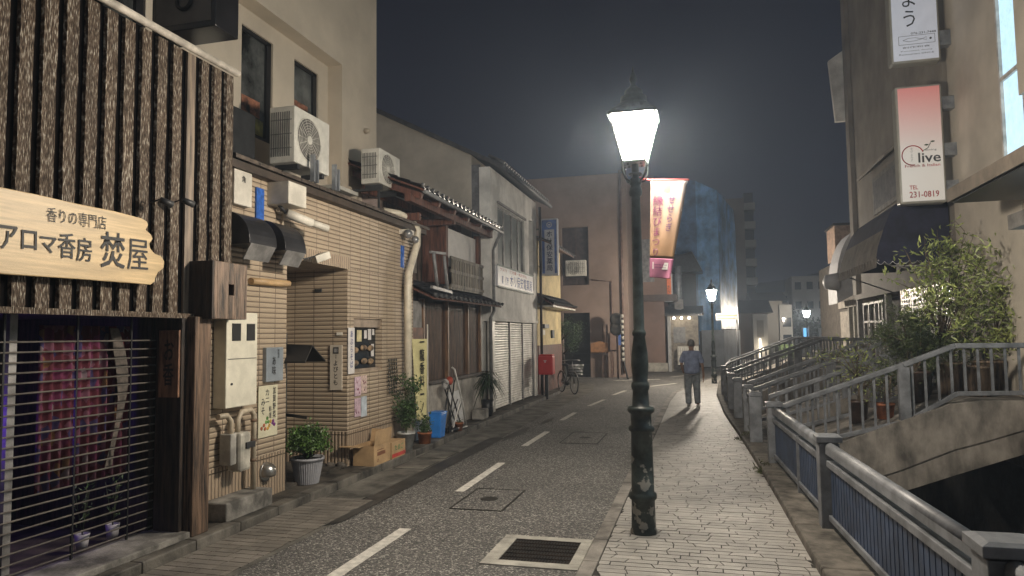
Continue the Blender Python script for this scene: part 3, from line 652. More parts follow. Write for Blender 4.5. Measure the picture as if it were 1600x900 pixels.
# wall equipment
r = thing('meter_box', 'tall cream electricity meter box with two dark windows', 'meter box', (-4.5, 6.15, 1.13))
MB().box(FX, -4.42, 5.87, 6.36, 1.13, 2.06).build('case', M('cream_box', (.70, .66, .54), rough=.5, var=.06, bump=.04), r, bevel=.008)
MB().box(-4.421, -4.415, 5.9, 6.34, 1.6, 1.606).build('seam', DGREY, r)
for yy_ in (5.95, 6.18): MB().box(-4.421, -4.412, yy_, yy_+.13, 1.78, 1.95).build('meter_window', BLACKM, r)
MB().lathe((-4.42, 5.95, 1.36), [(0, .012), (.01, .012)], 10, ax='x').build('lock', DGREY, r)
PIPE = M('cream_pipe', (.5, .42, .31), rough=.45, var=.12, bump=.05)
r = thing('gas_meter', 'pale grey gas meter hanging on cream pipes below the meter box', 'gas meter', (-4.5, 6.1, .5))
MB().box(FX+.04, -4.4, 5.93, 6.02, .58, .88).build('side_box', M('grey_meter', (.4, .38, .34), rough=.5), r, bevel=.01)
MB().box(FX+.05, -4.36, 6.03, 6.2, .5, .88).build('meter_body', M('pale_meter', (.5, .47, .4), rough=.45), r, bevel=.03)
MB().box(-4.37, -4.34, 6.1, 6.24, .72, .78).build('valve', DGREY, r, bevel=.005)
b = MB(); b.tube([(-4.45, 5.8, 1.06), (-4.45, 5.93, 1.06), (-4.45, 5.99, 1.0), (-4.45, 5.99, .86)], .028, 10)
b.tube([(-4.45, 6.1, .87), (-4.45, 6.1, 1.0), (-4.45, 6.15, 1.07), (-4.45, 6.3, 1.08), (-4.45, 6.36, 1.02), (-4.45, 6.36, .26)], .028, 10)
b.build('pipe', PIPE, r)
b = MB()
for z in (.95, .75, .55): b.tube([(-4.45, 6.36, z), (-4.45, 6.36, z+.03)], .034, 10)
b.build('pipe_clamp', M('rust_clamp', (.2, .13, .08)), r)
o = MB().box(FX, -4.3, 5.75, 6.48, .09, .27).build('concrete_step', M('concrete'), None, bevel=.015); tag(o, 'small weathered concrete block below the gas meter pipes', 'concrete block')
r = thing('vent_hood', 'round brushed steel vent hood low on the tiled wall', 'vent', (-4.5, 6.72, .37))
b = MB(); b.lathe((FX+.003, 6.73, .37), [(0, .1), (.02, .1), (.02, .085)], 24, ax='x'); b.build('flange', ALU, r)
b = MB(); g = bmesh.ops.create_uvsphere(b.bm, u_segments=24, v_segments=12, radius=.095)
for v in g['verts']:
    if v.co.z < -.05: v.co.z = -.05
    v.co = Vector((FX+.03+v.co.x*1.05, 6.73+v.co.y, .375+v.co.z))
for f in b.bm.faces: f.smooth = True
b.build('hood', M('brushed_steel', (.5, .48, .45), rough=.3, metal=.9, bump=.03), r)
r = plate('switch_box', 'cream wall box with a round emblem, high beside the slats', 'wall box', FX+.08, (6.05, 6.34), (3.16, 3.52), .08, WHITE, bevel=.008)
lettering(r, BLACKT, T('角', (FX+.08, 6.2, 3.43), UY, .07, bold=.002))
o = MB().box(FX, FX+.02, 6.5, 6.64, 2.95, 3.42).build('blue_sticker', M('blue_sign', (.03, .12, .45), rough=.4, var=.2, scale=20)); tag(o, 'narrow blue sign strip on the tiles, beside the cream camera box', 'sign')
o = MB().box(FX, FX+.02, 10.3, 10.4, 2.9, 3.25).build('blue_sticker', M('blue_sign')); tag(o, 'short blue sign strip at the far right of the tiled wall by the pipe', 'sign')
r = thing('security_camera', 'large white bullet security camera under a cream junction box', 'security camera', (-4.4, 6.95, 3.3))
MB().box(FX, -4.3, 6.72, 7.08, 3.27, 3.52).build('junction_box', M('cream_white_paint'), r, bevel=.008)
MB().tube([(-4.45, 6.9, 3.2), (-4.3, 7.2, 3.12)], .055, 14, r2=.05).build('camera_body', WHITE, r)
MB().tube([(-4.31, 7.18, 3.125), (-4.2, 7.38, 3.08)], .042, 14).build('lens_hood', WHITE, r)
MB().tube([(-4.5, 6.8, 3.3), (-4.45, 6.9, 3.2)], .02, 8).build('arm', DGREY, r)
MB().tube([(-4.54, 6.98, 3.27), (-4.54, 6.98, 2.9)], .013, 6).build('cable', PIPE, r)
for i, (ya_, yb2) in enumerate(((6.0, 6.46), (6.62, 7.03))):
    r = thing('vent_cowl', ['black curved vent cowl on the tiled wall, next to the slats', 'black curved vent cowl on the tiled wall, next to the doorway'][i], 'vent cowl', (-4.5, ya_, 2.7), 'black vent cowls above the meter box')
    b = MB(); pr = []
    for k in range(9):
        a = PI/2*k/8; pr.append((FX+.30*math.sin(a), 3.08-.30+.30*math.cos(a)))
    pr = [(FX, 3.08)] + pr[1:] + [(FX+.30, 2.74), (FX, 2.74)]
    b.prism([(x_, ya_, z_) for x_, z_ in pr], (0, yb2-ya_, 0)); b.build('cowl', M('black_cowl', (.018, .018, .021), rough=.4, bump=.05), r, bevel=.004)
    b = MB(); b.hexa([(FX+.29, ya_+.02, 2.74), (FX+.29, yb2-.02, 2.74), (FX+.2, yb2-.02, 2.60), (FX+.2, ya_+.02, 2.60)], [(FX+.305, ya_+.02, 2.745), (FX+.305, yb2-.02, 2.745), (FX+.215, yb2-.02, 2.59), (FX+.215, ya_+.02, 2.59)]); b.build('louvre', M('dull_alloy'), r)
o = MB().box(FX, FX+.06, 7.08, 7.2, 2.84, 3.06).build('white_wall_box', WHITE, None, bevel=.02); tag(o, 'small white rounded box on the tiles right of the vent cowls', 'wall box')
r = thing('floodlight', 'small white floodlight on a wire bracket just above the doorway', 'floodlight', (-4.5, 7.35, 2.72))
MB().tube([(FX, 7.2, 2.78), (-4.45, 7.28, 2.72), (-4.38, 7.4, 2.76), (-4.38, 7.5, 2.8)], .01, 6).build('bracket', DGREY, r)
MB().bar((-4.4, 7.42, 2.72), (-4.33, 7.62, 2.8), .09, .09).build('lamp_head', WHITE, r, bevel=.01)
o = MB().tube([(FX+.035, 6.4, 2.4), (FX+.035, 7.1, 2.42)], .038, 12).build('wooden_pole', M('bamboo', (.55, .36, .18), rough=.5, var=.15, stretch=(3, .5, 3))); tag(o, 'short pale wooden pole fixed level across the tiles left of the doorway', 'wooden pole')
o = MB().box(-5.05, -4.95, 8.535, 8.555, 2.42, 2.46).build('small_plate', DGREY); tag(o, 'tiny dark plate high on the entrance side wall', 'plate')
o = MB().box(-4.72, -4.64, 8.54, 8.555, 1.83, 1.87).build('small_plate', WHITE); tag(o, 'tiny white plate on the entrance side wall above the name plaque', 'plate')
r = thing('twin_cameras', 'pair of dome cameras under the far end of the tiled eave', 'security camera', (-4.45, 10.3, 3.4))
MB().ball((-4.42, 10.25, 3.42), .075).build('dome', M('silver_dome', (.3, .3, .3), rough=.25, metal=.5), r)
MB().ball((-4.4, 10.5, 3.36), .06).build('dome', M('silver_dome'), r)
MB().box(FX, -4.42, 10.25, 10.5, 3.43, 3.5).build('bracket', WHITE, r)
# the big lagged pipe
o = MB().tube([(-4.78, 10.1, 3.78), (-4.6, 10.3, 3.76), (-4.5, 10.55, 3.7), (-4.45, 10.72, 3.55), (-4.44, 10.66, 3.3), (-4.44, 10.45, 3.0), (-4.44, 10.32, 2.8), (-4.44, 10.28, 2.55), (-4.44, 10.3, .1)], .058, 14).build('lagged_pipe', M('ivory_pipe', (.58, .52, .41), rough=.4, var=.1, bump=.08)); tag(o, 'thick ivory lagged pipe bending down past the end of the tiled wall', 'pipe')
# chains / ornament hanging on wall
b = MB()
for k in range(5):
    for j in range(9): b.ball((FX+.04, 9.78+.07*k+.012*math.sin(j+k), 1.45-.06*j), .022, .5, 1, 1.3, 1)
o = b.build('hanging_ornament', M('dark_chain', (.07, .065, .055), rough=.35, metal=.5, var=.4, scale=20)); tag(o, 'dark strung ornament hanging on the tiles above the climbing plant', 'ornament')

# pots, cartons
r = thing('potted_shrub', 'bushy green shrub in a ribbed grey tub beside the restaurant entrance', 'potted plant', (-4.5, 7.5, .1))
b = MB(); n_ = 40; pv_ = None
cx_, cy_ = -4.52, 7.5
for (z, rr_) in ((.1, .135), (.37, .185)):
    ring = []
    for k in range(n_*2):
        a = PI*k/n_; q = rr_-(.006 if k % 2 else 0); ring.append(b.bm.verts.new((cx_+math.cos(a)*q, cy_+math.sin(a)*q, z)))
    if pv_:
        for k in range(len(ring)): b.bm.faces.new((pv_[k], pv_[(k+1) % len(ring)], ring[(k+1) % len(ring)], ring[k]))
    else: b.bm.faces.new(ring[::-1])
    pv_ = ring
b.lathe((cx_, cy_, .37), [(0, .2), (.03, .2), (.03, .175), (0, .17)], 30)
b.build('pot', M('grey_tub', (.3, .3, .32), rough=.5, var=.1), r)
MB().lathe((cx_, cy_, .36), [(0, .16), (.015, .16)], 16).build('soil', EARTH, r)
b = MB(); pts_ = []; q_ = random.Random(3)
for k in range(60):
    a, el_ = q_.uniform(0, 2*PI), q_.uniform(.05, 1.4); L_ = q_.uniform(.14, .3)
    e_ = Vector((cx_+math.cos(a)*math.cos(el_)*L_, cy_+math.sin(a)*math.cos(el_)*L_, .46+math.sin(el_)*L_*1.05)); b.tube([(cx_, cy_, .37), (Vector((cx_, cy_, .37))+e_)/2+Vector((0, 0, .03)), e_], .004, 4); pts_.append(e_); pts_.append((Vector((cx_, cy_, .5))+e_)/2)
b.build('stem', M('green_stem'), r)
b = MB(); leaves(b, pts_, 3800, .035, .042, wl=.5, seed=4); b.build('foliage', leaf_mat('bright_leaf', (.10, .19, .035), (.035, .075, .012)), r)

CARD = M('cardboard', (.44, .29, .15), rough=.8, var=.1, scale=5, bump=.1)
r = thing('cardboard_carton', 'open brown cardboard carton with raised flaps on the kerb, nearest the camera', 'carton', (-4.4, 8.85, .1), 'cartons stacked outside the restaurant')
cx0, cx1, cy0, cy1, cz = -4.5, -4.2, 8.6, 9.1, .36
b = MB(); t_ = .008
b.box(cx0, cx1, cy0, cy0+t_, .1, cz); b.box(cx0, cx1, cy1-t_, cy1, .1, cz); b.box(cx0, cx0+t_, cy0+t_, cy1-t_, .1, cz); b.box(cx1-t_, cx1, cy0+t_, cy1-t_, .1, cz); b.box(cx0+t_, cx1-t_, cy0+t_, cy1-t_, .1, .11)
b.build('box_body', CARD, r)
MB().bar((cx0, cy0, cz), (cx0-.0, cy0-.13, cz+.0), .3, t_).build('flap', CARD, r)
MB().hexa([(cx1, cy0, cz+.002), (cx1, cy1, cz+.002), (cx1+.02, cy1, cz+.2), (cx1+.02, cy0, cz+.2)], [(cx1+.008, cy0, cz+.002), (cx1+.008, cy1, cz+.002), (cx1+.028, cy1, cz+.2), (cx1+.028, cy0, cz+.2)]).build('flap', CARD, r)
MB().hexa([(cx0, cy1, cz), (cx1, cy1, cz), (cx1, cy1+.05, cz+.16), (cx0, cy1+.05, cz+.16)], [(cx0, cy1+.008, cz), (cx1, cy1+.008, cz), (cx1, cy1+.058, cz+.16), (cx0, cy1+.058, cz+.16)]).build('flap', CARD, r)
b = MB(); b.box(cx1, cx1+.001, 8.7, 8.95, .22, .27); b.box(cx1, cx1+.001, 8.7, 8.9, .29, .3); b.ring((cx1+.001, 8.72, .16), .02, .003, 'x', 14, 4); b.build('print', M('brown_print', (.2, .08, .04)), r)
r = thing('cardboard_carton', 'smaller printed carton with green letters and a red band, behind the open one', 'carton', (-4.4, 9.35, .1), 'cartons stacked outside the restaurant')
MB().box(-4.48, -4.18, 9.13, 9.58, .1, .33).build('box_body', CARD, r, bevel=.004)
MB().box(-4.1805, -4.178, 9.13, 9.58, .12, .17).build('red_band', M('red_band', (.5, .05, .04)), r)
lettering(r, M('green_print', (.05, .25, .08)), T('たまご', (-4.178, 9.35, .25), UY, .1, bold=.003, fit=(.3, .08)))
for i, (x_, yy_, s_) in enumerate(((-4.85, 8.3, .075), (-4.72, 8.4, .06), (-4.95, 8.42, .055), (-4.6, 8.44, .06))):
    o = MB().ball((x_, yy_, .13), s_, 1.2, 1, .8).build('rock', M('dark_rock', (.1, .085, .07), rough=.9, var=.4, bump=.8, bscale=12)); tag(o, 'small dark rounded stone on the entrance floor against the side wall', 'stone', 'stones in the restaurant entrance')
# climbing plant group
def pot_plant(name, lab, c_, r0, r1, h, pm, hh, sp_, n_, ls, lm, seed, group=None, rim=True):
    r = thing(name, lab, 'potted plant', c_, group); pot(r, c_, r0, r1, h, pm, rim); b = MB(); q = random.Random(seed); P_ = []
    for k in range(9):
        a = q.uniform(0, 2*PI); e_ = q.uniform(.2, 1)*sp_; l = [Vector((c_[0]+math.cos(a)*e_*t_**1.4, c_[1]+math.sin(a)*e_*t_**1.4, c_[2]+h-.03+hh*q.uniform(.7, 1)*t_)) for t_ in (0, .33, .66, 1)]
        b.tube(l, .006, 5, r2=.003); P_ += l[1:]+[(l[1]+l[2])/2]
    b.build('stem', M('green_stem'), r); b = MB(); leaves(b, P_, n_, sp_*.3, ls, wl=.45, seed=seed); b.build('foliage', lm, r); return r
pot_plant('potted_plant', 'tall leafy plant in a pale tub at the foot of the ivory pipe', (-4.33, 9.95, .1), .1, .13, .24, M('pale_tub', (.42, .42, .4), rough=.5), .85, .2, 1500, .055, leaf_mat('mid_leaf', (.06, .11, .03), (.02, .045, .012)), 8)
pot_plant('potted_plant', 'low leafy plant in a terracotta pot right of the pale tub', (-4.3, 10.62, .1), .09, .11, .15, TERRA, .3, .12, 500, .045, leaf_mat('mid_leaf'), 9)
# yellow vertical banner
r = thing('vertical_banner', 'narrow yellow vertical banner with black characters beside the ivory pipe', 'banner', (-4.35, 10.85, .5))
ba = M('yellow_banner', (.6, .54, .28), rough=.8, var=.06, bump=.05)
MB().hexa([(-4.42, 10.6, .45), (-4.35, 10.82, .45), (-4.35, 10.86, 1.76), (-4.47, 10.52, 1.76)], [(-4.425, 10.6, .45), (-4.355, 10.82, .45), (-4.355, 10.86, 1.76), (-4.475, 10.52, 1.76)]).build('cloth', ba, r)
MB().tube([(-4.35, 10.88, .1), (-4.35, 10.88, 2.0)], .012, 6).build('pole', WHITE, r)
lettering(r, BLACKT, T('一龍香料ーノ', (-4.385, 10.71, 1.15), (.28, .96, 0), .1, vertical=True, fit=(.12, 1.15), bold=.004, depth=.012))

# ---- beige concrete building above
bei = thing('beige_concrete_building', 'tall beige rendered building with a recessed window bay, rising behind the shop roofs', 'building', (-5.6, 8.5, 0))
BEI = M('beige_render', (.54, .47, .375), rough=.8, var=.06, scale=1.1, bump=.15, bscale=80)
BX = -5.5; RX = -5.76
b = MB()
ztop = 11
b.box(-9, BX, 4.0, 11.35, 6.22, ztop); b.box(-9, BX, 10.1, 11.35, 3.4, 6.22)
# recessed wall with two windows + left window
ws = [(5.6, 6.8, 4.2, 5.9), (7.83, 8.5, 4.62, 6.0), (8.98, 9.62, 4.75, 5.9)]
wins = []
def wall_with_holes(b, X0, X1, y0, y1, z0, z1, holes):
    y = y0
    for (ha, hb, hc, hd) in holes:
        b.box(X0, X1, y, ha, z0, z1); b.box(X0, X1, ha, hb, z0, hc); b.box(X0, X1, ha, hb, hd, z1); y = hb
    b.box(X0, X1, y, y1, z0, z1)
p1 = on(378, 37, X=RX); p2 = on(425, 228, X=RX); p3 = on(460, 95, X=RX); p4 = on(497, 192, X=RX)
holes = [(5.3, 6.2, 4.3, 6.0), (p1.y, p2.y, 4.52, 5.98), (p3.y, p4.y, 4.85, 5.98)]
wall_with_holes(b, RX-.3, RX, 4.0, 10.1, 3.4, 6.22, holes)
b.build('wall', BEI, bei)
GL = M('dull_window_glass', (.11, .115, .11), rough=.25, var=.5, scale=1.3, bump=.05, bscale=4)
for (ha, hb, hc, hd) in holes:
    b = MB(); f_ = .05
    b.box(RX-.1, RX-.03, ha, ha+f_*.7, hc, hd); b.box(RX-.1, RX-.03, hb-f_*2, hb, hc, hd); b.box(RX-.1, RX-.03, ha, hb, hc, hc+f_); b.box(RX-.1, RX-.03, ha, hb, hd-f_, hd)
    fr = b.build('window_frame', BLACKM, bei); MB().box(RX-.09, RX-.07, ha+.02, hb-.02, hc+.02, hd-.02).build('pane', GL, fr)
    b = MB(); b.box(RX-.0695, RX-.068, ha+.06, hb-.12, hc+.08, hc+.3); b.build('window_poster', M('faded_poster', (.25, .22, .06), rough=.6, var=.5, scale=3), fr)
    MB().box(RX-.0695, RX-.068, ha+.1, hb-.2, hc+.32, hc+.55).build('window_poster', M('faded_red_poster', (.28, .12, .07), rough=.6, var=.5, scale=5), fr)
MB().lathe((BX, 10.9, 5.35), [(0, .05), (.06, .045), (.1, .02)], 12, ax='x').build('wall_cap', M('beige_cap', (.4, .34, .26)), bei)

def ac_unit(name, lab, c, w_, h_, d_, group=None, yaw=0):
    """c: base corner on the wall side (min y); front faces the street (+x)"""
    x_, y_, z_ = c; r = thing(name, lab, 'air conditioner', c, group)
    MB().box(x_, x_+d_, y_, y_+w_, z_, z_+h_).build('casing', AC, r, bevel=.012)
    fy = y_+w_*.4; fz = z_+h_*.5; R_ = min(w_*.32, h_*.42)
    b = MB(); b.lathe((x_+d_, fy, fz), [(.001, R_), (.003, R_)], 28, ax='x'); b.build('fan_well', M('fan_dark', (.13, .12, .11), rough=.5), r)
    b = MB()
    for k in range(7): b.ring((x_+d_+.012, fy, fz), R_*(k+1.5)/8.2, .0035, 'x', 28, 4)
    for k in range(8): a = PI/8*k; b.tube([(x_+d_+.012, fy+math.cos(a)*R_, fz+math.sin(a)*R_), (x_+d_+.012, fy-math.cos(a)*R_, fz-math.sin(a)*R_)], .003, 4)
    b.lathe((x_+d_, fy, fz), [(.0, R_*.2), (.016, R_*.2)], 16, ax='x'); b.ring((x_+d_+.003, fy, fz), R_*1.03, .008, 'x', 30, 5); b.build('fan_guard', AC, r)
    b = MB()
    for k in range(9): b.box(x_+.03+k*(d_-.08)/9, x_+.03+k*(d_-.08)/9+.012, y_-.004, y_, z_+.08, z_+h_-.07)
    for k in range(3): b.box(x_+.02, x_+d_-.04, y_-.006, y_-.001, z_+h_*(.25+.25*k), z_+h_*(.25+.25*k)+.01)
    b.build('side_grille', M('grille_grey', (.12, .12, .115), rough=.5), r)
    b = MB(); b.box(x_+.02, x_+d_-.02, y_+.1, y_+.16, z_-.06, z_-.001); b.box(x_+.02, x_+d_-.02, y_+w_-.16, y_+w_-.1, z_-.06, z_-.001); b.build('foot', DGREY, r)
    return r
ac_unit('air_conditioner', 'large cream air conditioner with a round fan on the tiled roof ledge below the windows', (-5.2, 7.68, 4.0), .86, .72, .36)
r = ac_unit('air_conditioner', 'cream air conditioner on a bracket over the far end of the tiled roof', (-5.12, 10.02, 4.22), .78, .56, .32)
MB().box(-5.3, -4.8, 10.1, 10.14, 4.12, 4.16).build('bracket', DGREY, r); MB().box(-5.3, -4.8, 10.62, 10.66, 4.12, 4.16).build('bracket', DGREY, r)
MB().bar((-4.86, 10.12, 4.12), (-4.86, 10.12, 3.8), .03, .03).build('bracket_leg', DGREY, r)
for i, yy_ in enumerate((7.95, 8.5)):
    o = MB().box(-4.78, -4.72, yy_, yy_+.03, 3.8, 4.15); o.box(-4.78, -4.72, yy_+.09, yy_+.12, 3.8, 4.1); o = o.build('roof_bracket', M('galvanised', (.32, .34, .37), rough=.45, metal=.6)); tag(o, ['galvanised roof bracket in front of the large air conditioner fan', 'galvanised roof bracket at the right corner of the large air conditioner'][i], 'bracket', 'roof brackets')
MB().box(-5.3, -5.24, 7.1, 7.5, 4.0, 4.75)
o = MB().box(-5.35, -4.95, 8.95, 9.6, 3.93, 3.99).build('concrete_slab', M('pale_frame_concrete'), None, bevel=.01); tag(o, 'pale flat slab lying on the tiled roof between the air conditioners', 'slab')
r = plate('wall_cabinet', 'white cabinet and dark grille on the ledge just beyond the slats', 'cabinet', -5.2, (6.3, 6.75), (3.92, 4.6), .3, WHITE)
MB().box(-5.6, -5.35, 6.95, 7.6, 3.9, 4.6).build('louvre_panel', DGREY, r)
# house AC shadow ledge
# ---- house with the tiled roofs
hs = thing('wooden_house', 'old two-storey wooden townhouse with tiled eaves and dark lattice windows', 'house', (-4.9, 12.9, .1))
PLAS = M('grey_plaster', (.46, .42, .37), rough=.85, var=.22, scale=2.2, bump=.3, bscale=40)
MB().box(-4.95, -4.62, 11.35, 15.0, .1, .96).build('plaster_base', PLAS, hs)
MB().box(-4.7, -4.57, 11.3, 15.02, .96, 1.02).build('sill', DARKW, hs)
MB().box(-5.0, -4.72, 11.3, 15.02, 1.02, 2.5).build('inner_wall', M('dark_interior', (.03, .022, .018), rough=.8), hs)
lat = M('lattice_wood', (.085, .045, .028), rough=.6, var=.35, scale=4, bump=.4, stretch=(6, 6, .5))
for (a, c) in ((11.42, 12.55), (12.6, 13.75), (13.8, 14.6)):
    b = MB(); y = a+.02
    while y < c: b.box(-4.7, -4.66, y, y+.022, 1.02, 2.4); y += .047
    for z in (1.36, 1.72, 2.08): b.box(-4.72, -4.70, a, c, z, z+.03)
    b.build('lattice', lat, hs)
for y in (11.36, 12.57, 13.77, 14.62): MB().box(-4.7, -4.6, y-.03, y+.03, 1.02, 2.45).build('post', M('reddish_post', (.2, .11, .06), rough=.55, var=.3, stretch=(6, 6, .5)), hs)
b = MB(); b.box(-4.9, -4.55, 10.86, 11.3, .1, 1.1); b.build('white_panel', M('white_panel_paint', (.5, .5, .5), rough=.5, var=.08), hs)
MB().box(-4.9, -4.6, 10.86, 11.3, 1.1, 1.95).build('brown_panel', M('brown_panel', (.2, .075, .035), rough=.6, var=.3, scale=4), hs)
MB().box(-4.9, -4.62, 10.86, 11.3, 1.95, 2.4).build('grey_panel', M('grey_panel', (.22, .21, .2), rough=.7), hs)
def tiled_roof(parent, xe, ze, xb, zb, y0, y1, n, name='tiled_roof', ndir=1):
    """pantile roof: eave at (xe, ze), back at (xb, zb)"""
    b = MB(); E_ = Vector((xe, 0, ze)); B_ = Vector((xb, 0, zb)); d = (B_-E_); L_ = d.length; d.normalize(); nrm = Vector((-d.z, 0, d.x)) if d.x > 0 else Vector((d.z, 0, -d.x))
    if nrm.z < 0: nrm = -nrm
    rows = max(2, int(L_/.22)); dy = (y1-y0)/n
    for i in range(n):
        yy_ = y0+dy*i
        for j in range(rows):
            p = E_+d*(L_*j/rows); q = E_+d*(L_*(j+1)/rows+.02); P_ = []; Q_ = []
            for k in range(6):
                t = k/5; off = .035*math.cos(t*2*PI)*.6+.02
                P_.append(Vector((p.x, yy_+dy*t, p.z))+nrm*(off+.02)); Q_.append(Vector((q.x, yy_+dy*t, q.z))+nrm*off)
            vp = [b.bm.verts.new(v) for v in P_]; vq = [b.bm.verts.new(v) for v in Q_]; vb = [b.bm.verts.new(v-nrm*.02) for v in P_]
            for k in range(5):
                f = b.bm.faces.new((vp[k], vp[k+1], vq[k+1], vq[k])); f.smooth = True
                b.bm.faces.new((vp[k], vp[k+1], vb[k+1], vb[k]))
    rf = b.build(name, TILE, parent)
    b = MB()
    for i in range(n+1):
        yy_ = y0+dy*i; b.tube([E_+Vector((0, yy_, 0))+nrm*.05-d*.015, E_+Vector((0, yy_, 0))+nrm*.05+d*.03], .033, 8)
    b.build('eave_end_tiles', M('eave_tile', (.06, .06, .062), rough=.5, var=.2), rf if parent is None or parent.type == 'EMPTY' else parent)
    b = MB(); o1 = -nrm*.03; b.hexa([E_+Vector((0, y0, 0))+o1, E_+Vector((0, y1, 0))+o1, B_+Vector((0, y1, 0))+o1, B_+Vector((0, y0, 0))+o1], [v+nrm*.028 for v in (E_+Vector((0, y0, 0))+o1, E_+Vector((0, y1, 0))+o1, B_+Vector((0, y1, 0))+o1, B_+Vector((0, y0, 0))+o1)])
    b.build('roof_boards', BROWNW, parent)
    return rf
tiled_roof(hs, -4.22, 2.44, -4.95, 2.78, 10.86, 14.95, 16, 'lower_roof')
tiled_roof(hs, -4.2, 4.15, -6.6, 5.1, 10.3, 14.85, 20, 'upper_roof')
b = MB()
for y in (10.5, 11.3, 12.1, 12.9, 13.7, 14.5): b.bar((-4.28, y, 4.06), (-5.6, y, 4.55), .08, .1)
b.bar((-4.45, 10.3, 4.02), (-4.45, 14.9, 4.02), .1, .12); b.bar((-5.2, 10.3, 4.2), (-5.2, 14.9, 4.2), .12, .14)
b.bar((-5.15, 10.45, 3.72), (-4.3, 10.45, 3.72), .09, .12); b.bar((-5.15, 12.4, 3.95), (-4.4, 12.4, 3.95), .09, .12)
b.build('rafter', BROWNW, hs)
MB().box(-5.6, -5.2, 10.86, 15.0, 2.6, 4.25).build('upper_wall', M('upper_wall_boards', (.15, .11, .085), rough=.7, var=.35, scale=3, bump=.4, stretch=(3, 3, .6)), hs)
MB().box(-6.8, -5.2, 10.8, 10.88, 3.4, 5.0).build('gable_wall', M('corrugated_pink', (.36, .29, .27), rough=.6, var=.1), hs)
for (ya_, yb2, m_) in ((11.2, 11.7, M('cream_panel', (.36, .32, .27), rough=.7)), (11.95, 12.4, M('cream_panel'))): MB().box(-5.2, -5.17, ya_, yb2, 3.0, 3.8).build('shutter_panel', m_, hs)
MB().box(-5.16, -4.74, 12.65, 12.75, 2.85, 3.95).build('bay_side', BROWNW, hs)
MB().box(-4.78, -4.66, 14.72, 14.84, 2.5, 4.0).build('bay_post', BROWNW, hs)
MB().box(-4.78, -4.66, 12.62, 12.74, 2.8, 4.0).build('bay_post', BROWNW, hs)
MB().box(-4.80, -4.74, 12.95, 14.7, 3.18, 3.92).build('bay_screen', M('white_screen', (.72, .69, .66), rough=.8, var=.04), hs)
b = MB(); y = 12.78
b.box(-4.62, -4.58, 12.7, 14.8, 3.02, 3.08); b.box(-4.62, -4.58, 12.7, 14.8, 2.74, 2.8); b.box(-4.62, -4.58, 12.7, 14.8, 3.4-.12, 3.36-.02)
while y < 14.75: b.box(-4.61, -4.585, y, y+.06, 2.8, 3.34); y += .105
b.box(-4.74, -4.6, 12.7, 14.8, 2.7, 2.76); b.build('balcony_railing', M('railing_wood', (.17, .145, .11), rough=.65, var=.35, scale=4, stretch=(4, 4, .6)), hs)
b = MB(); b.tube([(-4.2, 10.4, 4.12), (-4.18, 14.95, 4.08)], .035, 8); b.tube([(-4.2, 14.9, 4.08), (-4.35, 14.98, 3.85), (-4.42, 15.02, 3.7), (-4.42, 15.02, 2.35), (-4.5, 15.03, 2.2), (-4.5, 15.03, .1)], .035, 8)
b.tube([(-4.28, 11.0, 3.2), (-4.3, 11.2, 2.62)], .03, 6); b.tube([(-4.28, 11.5, 3.2), (-4.3, 11.7, 2.6)], .03, 6); b.bar((-4.3, 10.95, 2.62), (-4.3, 11.9, 2.58), .05, .05); b.bar((-4.3, 10.9, 3.2), (-4.3, 11.6, 3.25), .04, .04)
b.build('rain_pipe', M('grey_pipe', (.2, .2, .2), rough=.45), hs)
# stuff in front of the house
r = thing('blue_bin', 'narrow bright blue plastic bin on the kerb beside the white panel', 'bin', (-4.32, 11.4, .1))
b = MB(); b.hexa([(-4.42, 11.2, .1), (-4.26, 11.2, .1), (-4.26, 11.42, .1), (-4.42, 11.42, .1)], [(-4.45, 11.17, .5), (-4.23, 11.17, .5), (-4.23, 11.45, .5), (-4.45, 11.45, .5)]); b.build('bin_body', M('blue_plastic', (.03, .2, .62), rough=.4, var=.08, bump=.02), r, bevel=.01)
MB().box(-4.46, -4.22, 11.16, 11.46, .5, .53).build('rim', M('blue_plastic'), r, bevel=.01)
def folding_chair(r):
    F = M('black_frame', (.015, .015, .016), rough=.35); W_ = M('white_frame', (.55, .53, .5), rough=.4)
    b = MB(); X_ = -4.42
    for dx in (0, .1):
        b.tube([(X_+dx, 11.75, .1), (X_+dx, 12.1, 1.0)], .014, 6); b.tube([(X_+dx, 12.5, .1), (X_+dx, 11.8, .95)], .014, 6); b.tube([(X_+dx, 11.9, .1), (X_+dx, 12.55, .62)], .012, 6)
    b.build('black_frame', F, r)
    b = MB(); b.tube([(X_+.14, 12.62, .12), (X_+.14, 12.4, .6), (X_+.12, 12.05, 1.2), (X_+.1, 11.98, 1.24)], .017, 6); b.tube([(X_+.14, 11.85, .12), (X_+.14, 12.3, .62)], .014, 6); b.tube([(X_+.16, 12.62, .12), (X_+.14, 12.3, .12)], .016, 6)
    b.build('white_tube', W_, r)
    MB().ball((X_+.05, 11.98, 1.0), .09, .7, 1, .9).build('red_wrap', M('red_wrap', (.4, .06, .03), rough=.7), r)
    MB().ball((X_+.04, 11.8, .95), .1, .6, 1.1, 1).build('pale_bundle', M('pale_bundle', (.4, .38, .36), rough=.8, var=.4, scale=12), r)
r = thing('folded_carts', 'bundle of folded black and white tube carts leaning on the plaster wall', 'folded cart', (-4.4, 12.1, .1)); folding_chair(r)
r = thing('white_board', 'plain white board propped behind the folded carts', 'board', (-4.55, 12.9, .1)); MB().hexa([(-4.5, 12.5, .1), (-4.5, 13.15, .1), (-4.58, 13.15, .75), (-4.58, 12.5, .75)], [(-4.52, 12.5, .1), (-4.52, 13.15, .1), (-4.6, 13.15, .75), (-4.6, 12.5, .75)]).build('panel', M('white_panel_paint'), r)
